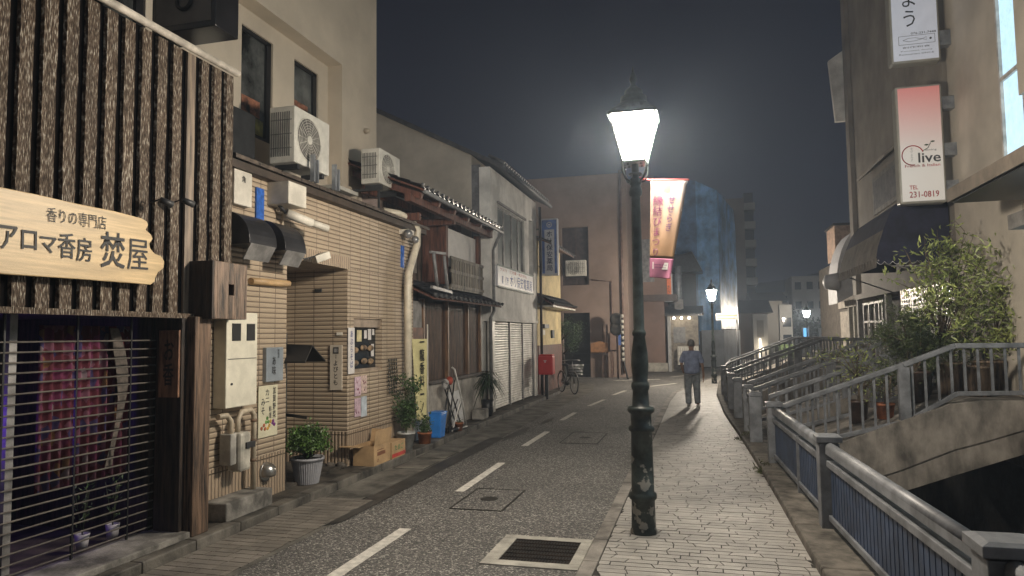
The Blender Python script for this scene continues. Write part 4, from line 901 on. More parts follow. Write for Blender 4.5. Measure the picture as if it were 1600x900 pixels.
pot_plant('potted_plant', 'tiny terracotta pot at the foot of the folded carts', (-4.26, 12.15, .1), .06, .08, .12, TERRA, .1, .05, 60, .03, leaf_mat('mid_leaf'), 12)
o = MB().ball((-4.3, 11.98, .15), .1, 1, 1.4, .5).build('black_tray', BLACKM); tag(o, 'flat black lump of folded cloth beside the tiny terracotta pot', 'cloth')
r = thing('potted_palm', 'spiky dark yucca plant in front of the plaster wall by the shutter', 'potted plant', (-4.42, 14.45, .1))
MB().lathe((-4.42, 14.45, .1), [(0, .1), (.34, .14), (.34, .12)], 16).build('pot', BLACKM, r)
MB().tube([(-4.42, 14.45, .4), (-4.43, 14.44, .7), (-4.42, 14.46, .95)], .03, 7).build('trunk', DARKW, r)
b = MB(); q = random.Random(5)
for k in range(90):
    a = q.uniform(0, 2*PI); L_ = q.uniform(.3, .5); zz = q.uniform(.75, 1.0); up_ = q.uniform(-.1, 1); d_ = Vector((math.cos(a), math.sin(a), 0)); s_ = Vector((-d_.y, d_.x, 0))*.016
    p = [Vector((-4.42, 14.45, zz))+d_*(L_*t)+Vector((0, 0, L_*(up_*t-1.1*t*t))) for t in (0, .35, .7, 1)]
    for i in range(3):
        w0, w1 = (1, .9, .6, .05)[i], (1, .9, .6, .05)[i+1]; b.quad(p[i]-s_*w0, p[i]+s_*w0, p[i+1]+s_*w1, p[i+1]-s_*w1)
b.build('foliage', leaf_mat('dark_blade', (.035, .065, .02), (.012, .025, .01)), r)
o = MB().box(-4.55, -4.3, 13.75, 14.15, .1, .3).build('stone_block', M('concrete'), None, bevel=.02); tag(o, 'pale stone block on the pavement left of the yucca', 'stone block')

# ---- white shuttered pharmacy building
WX = -4.5
wb = thing('shuttered_building', 'white rendered two-storey building with closed roller shutters and a blue lettered sign', 'building', (-4.8, 17.3, .1))
WR = M('white_render', (.78, .76, .72), rough=.75, var=.14, scale=1.5, bump=.12, bscale=60)
ya_, yb2 = 15.05, 19.7
wy = (15.65, 18.25, 3.32, 4.87)
b = MB(); wall_with_holes(b, WX-.25, WX, ya_, yb2, 2.2, 5.62, [wy, (18.75, 19.25, 3.05, 5.0)]); b.box(WX-.25, WX-.02, 19.35, yb2, .1, 2.2); b.box(WX-.3, WX-.2, ya_, yb2, 0, 2.2)
b.build('wall', WR, wb)
MB().box(WX-.26, WX+.03, ya_+.03, yb2-.03, 2.13, 2.2).build('shutter_box', WR, wb)
MB().box(WX-.2, WX-.15, 18.75, 19.25, 3.05, 5.0).build('narrow_panel', M('dim_grey_panel', (.17, .17, .18), rough=.6), wb)
fr = MB(); 
for y in (15.65, 16.35, 17.1, 17.75, 18.2): fr.box(WX-.12, WX-.05, y, y+.05, 3.32, 4.87)
fr.box(WX-.12, WX-.05, 15.65, 18.25, 3.32, 3.37); fr.box(WX-.12, WX-.05, 15.65, 18.25, 4.82, 4.87); fr = fr.build('window_frame', M('dull_alloy'), wb)
MB().box(WX-.1, WX-.08, 15.65, 18.25, 3.32, 4.87).build('pane', M('frosted_pane', (.2, .22, .21), rough=.3, var=.15, scale=2, bump=.1), fr)
MB().box(WX-.02, WX+.05, 15.6, 18.3, 4.88, 4.93).build('window_hood', M('dull_alloy'), wb)
MB().box(WX-.02, WX+.05, 15.6, 18.3, 3.27, 3.31).build('window_sill', WR, wb)
# beige gable block
b = MB(); gy = 15.1
b.hexa([(-4.95, gy, 0), (-9.5, gy, 0), (-9.5, gy, 8.3), (-4.95, gy, 5.98)], [(-4.95, 19.7, 0), (-9.5, 19.7, 0), (-9.5, 19.7, 8.3), (-4.95, 19.7, 5.98)])
b.build('gable_wall', M('tan_render', (.50, .45, .38), rough=.8, var=.1, scale=1.2), wb)
MB().box(-4.95, WX-.25, gy+.01, gy+.06, 3, 5.7).build('corner_return', M('dim_grey_panel'), wb)
b = MB(); b.hexa([(-4.15, 15.0, 5.52), (-4.15, 19.9, 5.52), (-9.5, 19.9, 8.25), (-9.5, 15.0, 8.25)], [(-4.15, 15.0, 5.62), (-4.15, 19.9, 5.62), (-9.5, 19.9, 8.37), (-9.5, 15.0, 8.37)]); b.build('roof_deck', M('dark_roof', (.06, .06, .062), rough=.6), wb)
b = MB(); q = 0
for i in range(24): b.tube([(-4.13, 15.0+i*.205, 5.66), (-4.5, 15.0+i*.205, 5.86)], .04, 6)
b.tube([(-4.1, 14.95, 5.52), (-4.1, 19.9, 5.52)], .05, 8); b.build('eave_tiles', M('eave_tile'), wb)
# shutters: three leaves
b = MB()
for (a, c) in ((15.4, 16.75), (16.82, 18.05), (18.12, 19.25)):
    b = MB(); z = .14; nz_ = 34; prev = None
    for k in range(nz_*3+1):
        t = k/3; zz = .12+2.0*k/(nz_*3); xx = WX-.08+(0, .022, .018)[k % 3]
        c_ = (b.bm.verts.new((xx, a, zz)), b.bm.verts.new((xx, c, zz)))
        if prev: b.bm.faces.new((prev[0], prev[1], c_[1], c_[0]))
        prev = c_
    b.build('roller_shutter', M('shutter_steel', (.55, .53, .49), rough=.4, metal=.15, var=.12, scale=3, bump=.05), wb)
b = MB()
for y in (15.36, 16.785, 18.085, 19.28): b.box(WX-.1, WX-.03, y-.03, y+.03, .1, 2.13)
b.build('guide_rail', M('dull_alloy'), wb)
MB().box(WX-.1, WX-.0, 15.08, 15.33, .1, 2.13).build('side_grating', M('shutter_steel'), wb)
sr = thing('wall_sign', 'wide white wall sign with blue characters above the shutters', 'sign', (WX, 17.2, 2.95))
MB().box(WX, WX+.06, 15.42, 18.95, 2.93, 3.42).build('panel', M('sign_white', (.52, .52, .56), rough=.4, var=.04), sr, bevel=.01)
b = MB(); b.box(WX+.058, WX+.07, 15.40, 18.97, 2.91, 2.95); b.box(WX+.058, WX+.07, 15.40, 18.97, 3.4, 3.44); b.build('frame', M('green_grey_frame', (.17, .22, .2)), sr)
BLUE = M('blue_lettering', (.03, .06, .26))
lettering(sr, BLUE, T('ホリ保安電薬局', (WX+.06, 17.65, 3.13), UY, .2, bold=.008, fit=(2.3, .29)), T('薬　健康', (WX+.06, 16.05, 3.1), UY, .1, bold=.004, fit=(.6, .2)))
lettering(sr, M('red_lettering', (.35, .05, .06)), T('クスリ　漢方薬・処方せん', (WX+.06, 16.9, 3.34), UY, .1, bold=.002, fit=(2.6, .08)), name='red_lettering')
# projecting vertical sign
vs = thing('vertical_box_sign', 'tall blue and white vertical box sign jutting out at the end of the white building', 'sign', (-4.2, 20, 3.5))
MB().box(-4.41, -3.93, 19.93, 20.15, 3.52, 5.19).build('housing', M('sign_white'), vs, bevel=.02)
b = MB(); b.box(-4.385, -4.31, 19.921, 19.93, 3.58, 5.14); b.box(-4.02, -3.955, 19.921, 19.93, 3.58, 5.14); b.box(-4.31, -4.02, 19.921, 19.93, 4.86, 5.14); b.build('blue_border', M('sign_blue', (.08, .15, .42), rough=.4), vs)
b = MB(); b.ring((-4.165, 19.916, 5.0), .07, .014, 'y', 24, 5); b.box(-4.2, -4.13, 19.912, 19.918, 4.98, 5.02); b.build('emblem', M('sign_white'), vs)
lettering(vs, M('dark_blue_ink', (.02, .03, .1)), T('ホリ保安薬局', (-4.165, 19.93, 4.23), UX, .2, vertical=True, bold=.008, fit=(.19, 1.16)))
b = MB(); b.bar((-4.6, 20.04, 3.8), (-4.4, 20.04, 3.8), .04, .04); b.bar((-4.6, 20.04, 4.9), (-4.4, 20.04, 4.9), .04, .04); b.build('bracket', DGREY, vs)

# ---- yellow house
yh = thing('yellow_house', 'narrow yellow plastered house with a small tiled canopy and wooden lower wall', 'house', (-4.8, 21.5, .1))
MB().box(-9, -4.52, 19.78, 23.3, 1.5, 4.55).build('wall', M('yellow_plaster', (.62, .5, .27), rough=.8, var=.12, scale=2), yh)
MB().box(-9, -4.5, 19.78, 23.3, .1, 1.5).build('wooden_dado', BROWNW, yh)
tiled_roof(yh, -4.05, 2.68, -4.52, 2.98, 19.75, 23.6, 14, 'canopy_roof')
MB().box(-4.5, -4.05, 19.8, 23.5, 2.6, 2.65).build('canopy_board', M('cream_white_paint'), yh)
tiled_roof(yh, -4.1, 4.45, -5.6, 5.1, 19.75, 23.7, 14, 'main_roof')
MB().box(-4.52, -4.44, 20.4, 21.0, 2.0, 2.12).build('wall_lamp', DGREY, yh)
MB().box(-4.52, -4.46, 21.6, 21.9, 1.7, 1.95).build('meter', DGREY, yh); MB().box(-4.52, -4.46, 20.2, 20.5, 1.8, 1.95).build('intercom', WHITE, yh)
MB().tube([(-4.4, 19.74, 5.5), (-4.4, 19.74, .1)], .04, 8).build('rain_pipe', DARKW, yh)
b = MB(); b.lathe((-4.45, 19.8, 2.85), [(0, .14), (.18, .14)], 14, ax='y'); o = b.build('gas_cylinder', M('dark_round', (.06, .055, .05), rough=.5)); tag(o, 'dark round utility housing at the corner between white and yellow buildings', 'housing')
# postbox
r = thing('postbox', 'red postbox on a black post at the kerb beside the yellow house', 'postbox', (-4.15, 19.3, .02))
MB().box(-4.22, -4.13, 19.25, 19.35, .02, .72).build('post', BLACKM, r, bevel=.01)
MB().box(-4.38, -3.97, 19.15, 19.5, .7, 1.22).build('box_body', M('post_red', (.55, .025, .025), rough=.35, var=.05), r, bevel=.03)
MB().box(-4.36, -3.99, 19.17, 19.48, 1.22, 1.26).build('cap', M('post_red'), r, bevel=.01)
b = MB(); b.box(-4.22, -4.14, 19.143, 19.149, 1.08, 1.1); b.box(-4.2, -4.16, 19.143, 19.149, 1.04, 1.07); b.build('emblem', PAPER, r)
# bicycle
def bicycle(c, yaw, lab):
    r = thing('bicycle', lab, 'bicycle', c); r0 = r
    CX, CY = c[0], c[1]; ca, sa = math.cos(yaw), math.sin(yaw)
    P = lambda u, v, z: (CX+u*ca-v*sa, CY+u*sa+v*ca, c[2]+z)
    def rot(o):
        return o
    rub = M('tyre_rubber', (.015, .015, .015), rough=.7); sil = M('bike_steel', (.42, .42, .42), rough=.3, metal=.8)
    for wu in (-.52, .52):
        b = MB(); pts_ = [P(wu+.31*math.cos(2*PI*k/28), 0, .33+.31*math.sin(2*PI*k/28)) for k in range(29)]; b.tube(pts_, .018, 6); wl = b.build('wheel', rub, r)
        b = MB(); b.tube([P(wu+.29*math.cos(2*PI*k/28), 0, .33+.29*math.sin(2*PI*k/28)) for k in range(29)], .008, 5)
        for k in range(14): a = 2*PI*k/14; b.tube([P(wu, 0, .33), P(wu+.29*math.cos(a), 0, .33+.29*math.sin(a))], .0025, 3)
        b.build('spoke', sil, wl)
        b = MB(); b.tube([P(wu+.35*math.cos(a), 0, .33+.35*math.sin(a)) for a in [PI*.15+PI*.8*k/12 for k in range(13)]], .014, 5); b.build('mudguard', sil, r)
    b = MB()
    for s_ in ([(.52, 0, .33), (.42, 0, .78), (.38, 0, .98)], [(.44, 0, .7), (.0, 0, .35), (-.05, 0, .3)], [(-.05, 0, .3), (-.18, 0, .8)], [(-.05, 0, .3), (-.52, 0, .33)], [(-.17, 0, .7), (-.52, 0, .33)]): b.tube([P(*q) for q in s_], .016, 6)
    b.build('frame', M('bike_paint', (.12, .14, .13), rough=.35), r)
    b = MB(); b.tube([P(.3, -.28, 1.0), P(.38, -.15, 1.02), P(.38, .15, 1.02), P(.3, .28, 1.0)], .012, 6); b.build('handlebar', sil, r)
    MB().ball(P(-.2, 0, .86), .1, 1.1, .8, .4).build('saddle', BLACKM, r)
    b = MB()
    for k in range(9): 
        t = -.16+.04*k; b.tube([P(.5, t, .62), P(.5, t*1.1, .86)], .003, 3); b.tube([P(.82, t*1.1, .9), P(.78, t, .62)], .003, 3); b.tube([P(.5+.035*k, -.16, .62), P(.5+.037*k, -.18, .88)], .003, 3); b.tube([P(.5+.035*k, .16, .62), P(.5+.037*k, .18, .88)], .003, 3)
    for z in (.62, .7, .79, .88): s_ = .16+.02*(z-.62)/.26; b.tube([P(.5, -s_, z), P(.8, -s_, z), P(.8, s_, z), P(.5, s_, z), P(.5, -s_, z)], .005, 4)
    b.build('basket', sil, r); b = MB(); b.tube([P(-.05, -.1, .3), P(.05, -.1, .2)], .01, 4); b.ball(P(-.05, 0, .3), .07, 1, .3, 1); b.build('crank', BLACKM, r)
    return r
bicycle((-3.95, 21.3, .02), math.radians(-58), 'parked bicycle with a wire front basket beside the yellow house')
# little pine by the bicycle
r = thing('pine_tree', 'small pruned pine standing by the corner of the yellow house', 'tree', (-4.7, 24.2, .1))
b = MB(); b.tube([(-4.7, 24.2, .1), (-4.62, 24.2, .9), (-4.72, 24.15, 1.5), (-4.6, 24.1, 2.1)], .07, 8, r2=.03); b.tube([(-4.66, 24.2, 1.1), (-4.4, 24.1, 1.35)], .03, 6); b.tube([(-4.7, 24.15, 1.6), (-4.3, 24.1, 1.95)], .03, 6); b.build('trunk', DARKW, r)
b = MB()
for cpt in ((-4.5, 24.1, 2.15), (-4.15, 24.1, 2.0), (-4.75, 24.1, 2.0), (-4.35, 24.1, 1.4), (-4.2, 24.05, 1.65), (-4.5, 24.1, 1.85)): leaves(b, [cpt], 420, .14, .1, wl=.12, seed=int(cpt[2]*100))
b.build('crown', leaf_mat('pine_leaf', (.12, .20, .08), (.04, .075, .03)), r)

# ---- big brown corner building
br = thing('brown_corner_building', 'large plain brown rendered building across the side street', 'building', (-4.5, 30, 0))
BRW = M('brown_render', (.25, .185, .155), rough=.8, var=.1, scale=.8, bump=.15, bscale=30)
b = MB(); Y0 = 29.6
dz = [( -5.62, -4.5, .1, 2.72), ]
b.box(-16, -6.92, Y0, 38, 0, 8.6); b.box(-5.62, -5.62+.001, Y0, Y0+.01, 0, .01)
b.box(-6.92, -5.66, Y0, 38, 0, 8.6); b.box(-4.5, -2.88, Y0, 38, 0, 8.6); b.box(-5.66, -4.5, Y0, 38, 2.72, 3.9); b.box(-5.66, -4.5, Y0, 38, 6.4, 8.6); b.box(-5.66, -4.5, Y0+.5, 38, 0, 8.6)
b.build('wall', BRW, br)
dr = MB(); dr.box(-5.66, -4.5, Y0+.25, Y0+.3, 0, 2.72)
for k in range(6): dr.box(-5.66, -4.5, Y0+.2, Y0+.25, .05+.45*k, .09+.45*k)
dr.build('garage_door', M('near_black_door', (.014, .014, .016), rough=.5, bump=.05), br)
fr = MB().box(-5.66, -4.5, Y0+.18, Y0+.22, 3.9, 6.4).build('window', M('dark_brown_window', (.06, .045, .045), rough=.4), br)
MB().box(-5.1, -5.04, Y0+.15, Y0+.18, 3.9, 6.4).build('mullion', M('dark_brown_bar', (.08, .055, .05)), fr)
b = MB(); b.tube([(-3.1, Y0-.06, .2), (-3.1, Y0-.06, 8.7)], .06, 8); b.tube([(-3.55, Y0-.06, .1), (-3.55, Y0-.06, 4.0), (-4.4, Y0-.06, 4.1)], .03, 6)
b.build('drain_pipe', M('brown_pipe', (.17, .11, .09), rough=.5), br)
b = MB(); b.box(-2.84, -1.6, 33.5, 40, 0, 8.9); b.box(-2.84, -1.45, 33.2, 33.5, 3.6, 8.9); b.build('rear_block', M('brown_render_warm', (.26, .175, .145), rough=.8, var=.12, scale=.7), br)
MB().box(-2.84, -1.0, 33.1, 36, 3.3, 3.6).build('overhang', M('dark_brown_bar'), br)
MB().box(-2.6, -2.0, 33.15, 33.2, 4.2, 6.2).build('upper_window', M('grey_pane', (.25, .25, .26), rough=.4), br)
MB().box(-2.84, -1.5, 33.3, 33.5, .05, .45).build('planter_curb', M('pale_frame_concrete'), br)
ac_unit('air_conditioner', 'small white air conditioner mounted across the dark window of the brown building', (-5.4, 29.05, 4.25), .28, .66, .85)
# its fan must face the camera: add a round fan on the near side
a_ = [o for o in COL.objects if o.name.startswith('air_conditioner') and abs(o.location.y-29.05) < .01][0]
b = MB()
for k in range(5): b.ring((-5.06, 29.04, 4.58), .06+.05*k, .008, 'y', 20, 4)
b.build('fan_guard', M('fan_dark'), a_)
# letterbox / meters / mirror
r = thing('mailbox_stand', 'wooden house-shaped mailbox stand against the brown wall', 'mailbox', (-4.1, 29.3, 0))
P_ = [(-4.42, 29.2, 1.05), (-3.72, 29.2, 1.05), (-3.72, 29.2, 1.42), (-4.07, 29.2, 1.52), (-4.42, 29.2, 1.42)]
MB().prism(P_, (0, .25, 0)).build('box_body', M('orange_wood', (.3, .15, .07), rough=.6), r)
b = MB(); b.box(-3.95, -3.9, 29.3, 29.36, .0, 2.2); b.box(-3.8, -3.72, 29.3, 29.36, 0, 2.2); b.box(-3.6, -3.54, 29.3, 29.36, 0, 1.1); b.build('post', M('brown_pipe'), r)
o = MB().box(-3.65, -3.3, 29.45, 29.58, 1.15, 1.85).build('meter_cabinet', M('brown_render_warm')); tag(o, 'brown painted meter cabinet on the wall right of the mailbox', 'meter cabinet')
r = thing('traffic_mirror', 'two dark convex traffic mirrors seen from behind on one post', 'traffic mirror', (-3.3, 28.9, 0))
MB().tube([(-3.28, 28.9, 0), (-3.3, 28.9, 2.6)], .04, 8).build('post', M('brown_pipe'), r)
for z in (2.0, 2.4): MB().lathe((-3.3, 28.8, z), [(0, .05), (.02, .22), (.06, .27), (.08, .27)], 20, ax='y').build('mirror_back', M('dark_round'), r)
r = thing('utility_pole', 'slim pole wrapped in a black and white striped guard by the brown wall', 'pole', (-2.95, 28.6, 0))
MB().tube([(-3.05, 28.7, 2.6), (-3.0, 28.7, .6), (-2.85, 28.5, 0)], .035, 8).build('guy_wire', DGREY, r)
b = MB()
for k in range(9): b.tube([(-3.04, 28.65, .7+.22*k), (-3.04, 28.65, .83+.22*k)], .06, 8)
b.build('striped_guard', M('pale_frame_concrete'), r)
o = MB().box(-3.25, -3.15, 28.95, 29.0, 1.35, 1.95).build('street_plate', M('sign_blue')); tag(o, 'narrow blue address plate on the mirror post', 'sign')

# ================================================================== RIGHT SIDE
def fenX(y):
    P_ = [(-12, 1.7), (3.5, 1.24), (6.76, 1.05), (9.95, .9), (12, .8), (16, .64), (21, .58), (26, .76), (31, 1.35), (37, 3.0)]
    for (a, xa), (c, xc) in zip(P_, P_[1:]):
        if y <= c: return xa+(xc-xa)*(y-a)/(c-a)
    return 3.0
CK = M('canal_coping', (.14, .125, .105), rough=.9, var=.3, scale=4, bump=.8, bscale=18)
b = MB(); y = 2.0
while y < 36:
    c = min(y+1.2, 36)
    b.hexa([(canL(y)-.33, y, -.1), (canL(y)+.1, y, -.1), (canL(c)+.1, c-.006, -.1), (canL(c)-.33, c-.006, -.1)], [(canL(y)-.33, y, .105), (canL(y)+.1, y, .105), (canL(c)+.1, c-.006, .105), (canL(c)-.33, c-.006, .105)]); y = c
struct(b.build('canal_coping', CK, bevel=.02))

def fence_post(x, y, z0, z1, lab, s=.085, cap=.105, grp='grey fence posts along the canal'):
    r = thing('fence_post', lab, 'fence post', (x, y, z0), grp)
    MB().box(x-s, x+s, y-s, y+s, z0, z1-.075).build('shaft', STEELG, r, bevel=.006)
    b = MB(); b.box(x-s+.012, x+s-.012, y-s+.012, y+s-.012, z1-.075, z1-.06)
    b.hexa([(x-cap, y-cap, z1-.06), (x+cap, y-cap, z1-.06), (x+cap, y+cap, z1-.06), (x-cap, y+cap, z1-.06)], [(x-cap, y-cap, z1-.012), (x+cap, y-cap, z1-.012), (x+cap, y+cap, z1-.012), (x-cap, y+cap, z1-.012)])
    b.hexa([(x-cap, y-cap, z1-.0119), (x+cap, y-cap, z1-.0119), (x+cap, y+cap, z1-.0119), (x-cap, y+cap, z1-.0119)], [(x-cap*.7, y-cap*.7, z1), (x+cap*.7, y-cap*.7, z1), (x+cap*.7, y+cap*.7, z1), (x-cap*.7, y+cap*.7, z1)])
    b.build('cap', STEELG, r, bevel=.004); return r
def fence_run(y0, y1, lab, solid=True, mid=None, boards=STEELB):
    r = thing('canal_fence', lab, 'fence', (fenX(y0), y0, .1))
    x0, x1 = fenX(y0), fenX(y1); d = (Vector((x1, y1, 0))-Vector((x0, y0, 0))).normalized(); sd = Vector((d.y, -d.x, 0))
    A = Vector((x0, y0, 0)); B = Vector((x1, y1, 0)); n = int((B-A).length/.085)
    off = sd*-.015
    b = MB(); p, q = A+Vector((0, 0, .79)), B+Vector((0, 0, .79)); rr = .042
    b.bar(p+Vector((0, 0, -.02)), q+Vector((0, 0, -.02)), .085, .05); b.tube([p+Vector((0, 0, .005)), q+Vector((0, 0, .005))], .0425, 14)
    b.build('handrail', STEELG, r)
    MB().bar(A+Vector((0, 0, .66)), B+Vector((0, 0, .66)), .075, .055).build('middle_rail', STEELG, r, bevel=.006)
    MB().bar(A+Vector((0, 0, .2)), B+Vector((0, 0, .2)), .07, .05).build('bottom_rail', STEELG, r, bevel=.006)
    b = MB()
    for i in range(1, n):
        c = A+(B-A)*(i/n); b.bar(c+Vector((0, 0, .215)), c+Vector((0, 0, .645)), .03, .07, up=d)
    b.build('boards', boards, r)
    if mid:
        c = A+(B-A)*mid; MB().bar(c+Vector((0, 0, .1)), c+Vector((0, 0, .7)), .08, .035, up=d).build('middle_stay', STEELG, r)
    return r
fence_post(1.245, 3.56, .1, .90, 'thick grey fence post with a flat cap at the bottom right corner', s=.1, cap=.125)
fence_post(1.05, 6.76, .1, .90, 'grey fence post where the two nearest blue slatted fence runs meet')
fence_post(.9, 9.9, .1, .89, 'grey fence post at the near side of the nearest bridge')
fence_post(.79, 11.72, .1, .87, 'broad grey fence post at the far side of the nearest bridge', s=.09, cap=.095)
fence_run(3.66, 6.67, 'nearest run of blue slatted canal fence with a round handrail')
fence_run(6.85, 9.81, 'second run of blue slatted canal fence, between two capped posts', mid=.42)
fence_run(-3, 3.45, 'run of canal fence below the right edge of the picture')
# far posts and fences between bridges
fy = [(12.95, 'grey fence post just past the nearest bridge'), (14.9, 'grey fence post before the third bridge'), (16.6, 'grey fence post beside the third bridge'), (18.6, 'dark grey fence post past the third bridge'), (20.4, 'farthest grey fence post at the bend of the pavement')]
for i, (y, lab) in enumerate(fy): fence_post(fenX(y), y, .1, .9, lab, s=.08, cap=.09)
fence_run(11.85, 12.85, 'short run of canal fence just past the nearest bridge', boards=STEELG)
fence_run(16.7, 18.5, 'run of canal fence past the third bridge', boards=STEELG)
fence_run(20.5, 30, 'long distant run of canal fence following the bend', boards=STEELG)

def bridge(Yn, Yf, lab, dx=0., pots=False, xe=4.0, zs=1.):
    r = thing('canal_footbridge', lab, 'bridge', (.95+dx, Yn, .1), 'small humped bridges over the canal')
    xs = [.92+dx, 1.5+dx, 2.4+dx, 3.0+dx, 3.35+dx, xe]
    zt = [.04, .27, .64, .87, .92, .93]; zt = [z*zs for z in zt]; zm = [-.5, -.3, .04, .31, .42, .65]; zb = [-.85, -.6, -.24, -.01, .12, .36]
    def prof(up, lo, ya, yb):
        b = MB()
        for i in range(len(xs)-1):
            b.hexa([(xs[i], ya, lo[i]), (xs[i+1], ya, lo[i+1]), (xs[i+1], yb, lo[i+1]), (xs[i], yb, lo[i])], [(xs[i], ya, up[i]), (xs[i+1], ya, up[i+1]), (xs[i+1], yb, up[i+1]), (xs[i], yb, up[i])])
        bmesh.ops.remove_doubles(b.bm, verts=b.bm.verts[:], dist=1e-5)
        bmesh.ops.delete(b.bm, geom=[f for f in b.bm.faces if abs(f.normal.x) > .999 and xs[0]+.01 < f.calc_center_median().x < xs[-1]-.01], context='FACES_ONLY')
        return b
    prof(zt, zm, Yn, Yf).build('deck_slab', DCONC, r)
    prof([z-.003 for z in zm], zb, Yn+.018, Yf-.018).build('beam', DCONC, r)
    rx = [1.0+dx, 2.5+dx, 3.1+dx, xe]
    for yy_, nm in ((Yn+.08, 0), (Yf-.08, 1)):
        hi = [.80, 1.36, 1.60, 1.60]; hi = [.8+(z-.8)*zs for z in hi]; lo = [.20+.02, .62, .98, 1.0]; lo = [.02+z*zs for z in lo]
        b = MB()
        for i in range(3): b.bar((rx[i]-.002, yy_, hi[i]), (rx[i+1], yy_, hi[i+1]), .085, .065)
        b.build('top_rail', STEELG, r, bevel=.012)
        b = MB()
        for i in range(3): b.bar((rx[i], yy_, lo[i]), (rx[i+1], yy_, lo[i+1]), .05, .055)
        b.build('bottom_rail', STEELG, r, bevel=.006)
        b = MB(); x = rx[0]+.1
        def itp(v, x):
            for i in range(3):
                if x <= rx[i+1] or i == 2: return v[i]+(v[i+1]-v[i])*(x-rx[i])/(rx[i+1]-rx[i])
        while x < xe:
            if abs(x-rx[1]) > .06: b.bar((x, yy_, itp(lo, x)+.02), (x, yy_, itp(hi, x)-.025), .03, .02, up=(0, 1, 0))
            x += .15
        b.build('balusters', STEELG, r)
        MB().box(rx[1]-.065, rx[1]+.065, yy_-.05, yy_+.05, itp(lo, rx[1])-.18, itp(hi, rx[1])-.03).build('rail_post', STEELG, r, bevel=.006)
    return r
bridge(10.0, 11.75, 'nearest humped concrete footbridge with grey railings and potted plants on it')
bridge(13.1, 14.85, 'second humped footbridge with grey railings, just behind the nearest one', dx=-.12)
bridge(18.7, 20.3, 'third humped footbridge with dark railings, farther along the canal', dx=-.2)
bridge(24.5, 26.2, 'distant humped footbridge at the bend of the canal', dx=-.1, xe=4.3)
MB_ = MB().box(.86, 1.05, 9.98, 11.65, .0, .085).build('bridge_step', M('concrete'), None, bevel=.02); tag(MB_, 'low concrete step at the foot of the nearest footbridge', 'step')
# weeds
for i, (x_, y_, lab) in enumerate(((.70, 9.55, 'tuft of weeds at the foot of the post by the nearest bridge'), (.62, 12.35, 'tuft of weeds at the kerb just past the nearest bridge'))):
    b = MB(); leaves(b, [Vector((x_+.05*k, y_+.1*k, .03)) for k in range(4)], 420, .05, .06, wl=.3, seed=20+i); o = b.build('weeds', leaf_mat('weed_leaf', (.10, .12, .03), (.04, .035, .015))); tag(o, lab, 'weeds')

# right bank
struct(MB().hexa([(4.0, -5, 0), (40, -5, 0), (40, 26, 0), (4.0, 26, 0)], [(4.0, -5, .88), (40, -5, .88), (40, 26, .88), (4.0, 26, .88)]).build('right_bank', M('stained_concrete')))
R1 = thing('pillar_building', 'cream rendered building with a broad flat pillar at the right edge', 'building', (4.2, 9, .88))
CRR = M('cream_render', (.50, .45, .38), rough=.75, var=.08, scale=1.2, bump=.12, bscale=70)
X1 = 3.98
b = MB(); b.box(X1, 12, 10.66, 12.6, .88, 13); b.box(X1+.001, 12, 10.2, 10.66, .88, 3.92); b.box(X1+.02, 12, 1, 10.66, 7.6, 13); b.box(X1+.02, 12, 1, 10.35, 3.25, 3.9); b.box(X1+.3, 12, 1, 10.2, .88, 1.35)
b.build('wall', CRR, R1)
LG = M('lit_blue_glass', (.5, .6, .65), rough=.3, emit=(.36, .58, .72), es=.62, var=.1)
fr = MB()
for y in (8.4, 8.95, 9.5, 9.95, 10.63): fr.box(X1-.01, X1+.06, y-.025, y+.025, 3.9, 7.6)
fr.box(X1-.005, X1+.05, 8, 10.62, 5.1, 5.16); fr.box(X1-.04, X1+.06, 6, 10.66, 3.92, 3.98); fr = fr.build('window_frame', M('white_frame'), R1)
MB().box(X1+.03, X1+.04, 4, 10.65, 3.98, 7.6).build('pane', LG, fr)
MB().box(X1+.03, X1+.05, 4, 10.2, 1.35, 3.25).build('shop_glass', M('lit_shop_glass', (.45, .5, .5), rough=.3, emit=(.5, .62, .66), es=.25), R1)
b = MB(); b.hexa([(3.08, 4, 3.42), (X1, 4, 3.50), (X1, 10.0, 3.50), (3.08, 10.0, 3.42)], [(3.08, 4, 3.58), (X1, 4, 3.85), (X1, 10.0, 3.85), (3.08, 10.0, 3.58)]); b.build('canopy', M('brown_canopy', (.15, .125, .1), rough=.6, var=.15), R1)
MB().box(3.12, 3.94, 4.05, 9.96, 3.40, 3.412).build('canopy_soffit', BLACKM, R1)
MB().box(3.7, X1, 8.7, 9.9, 3.02, 3.2).build('inner_hood', M('grey_panel'), R1)
MB().box(3.80, 3.95, 8.0, on(1588, 90, X=3.80).y, 4.62, 9).build('projecting_panel', CRR, R1)

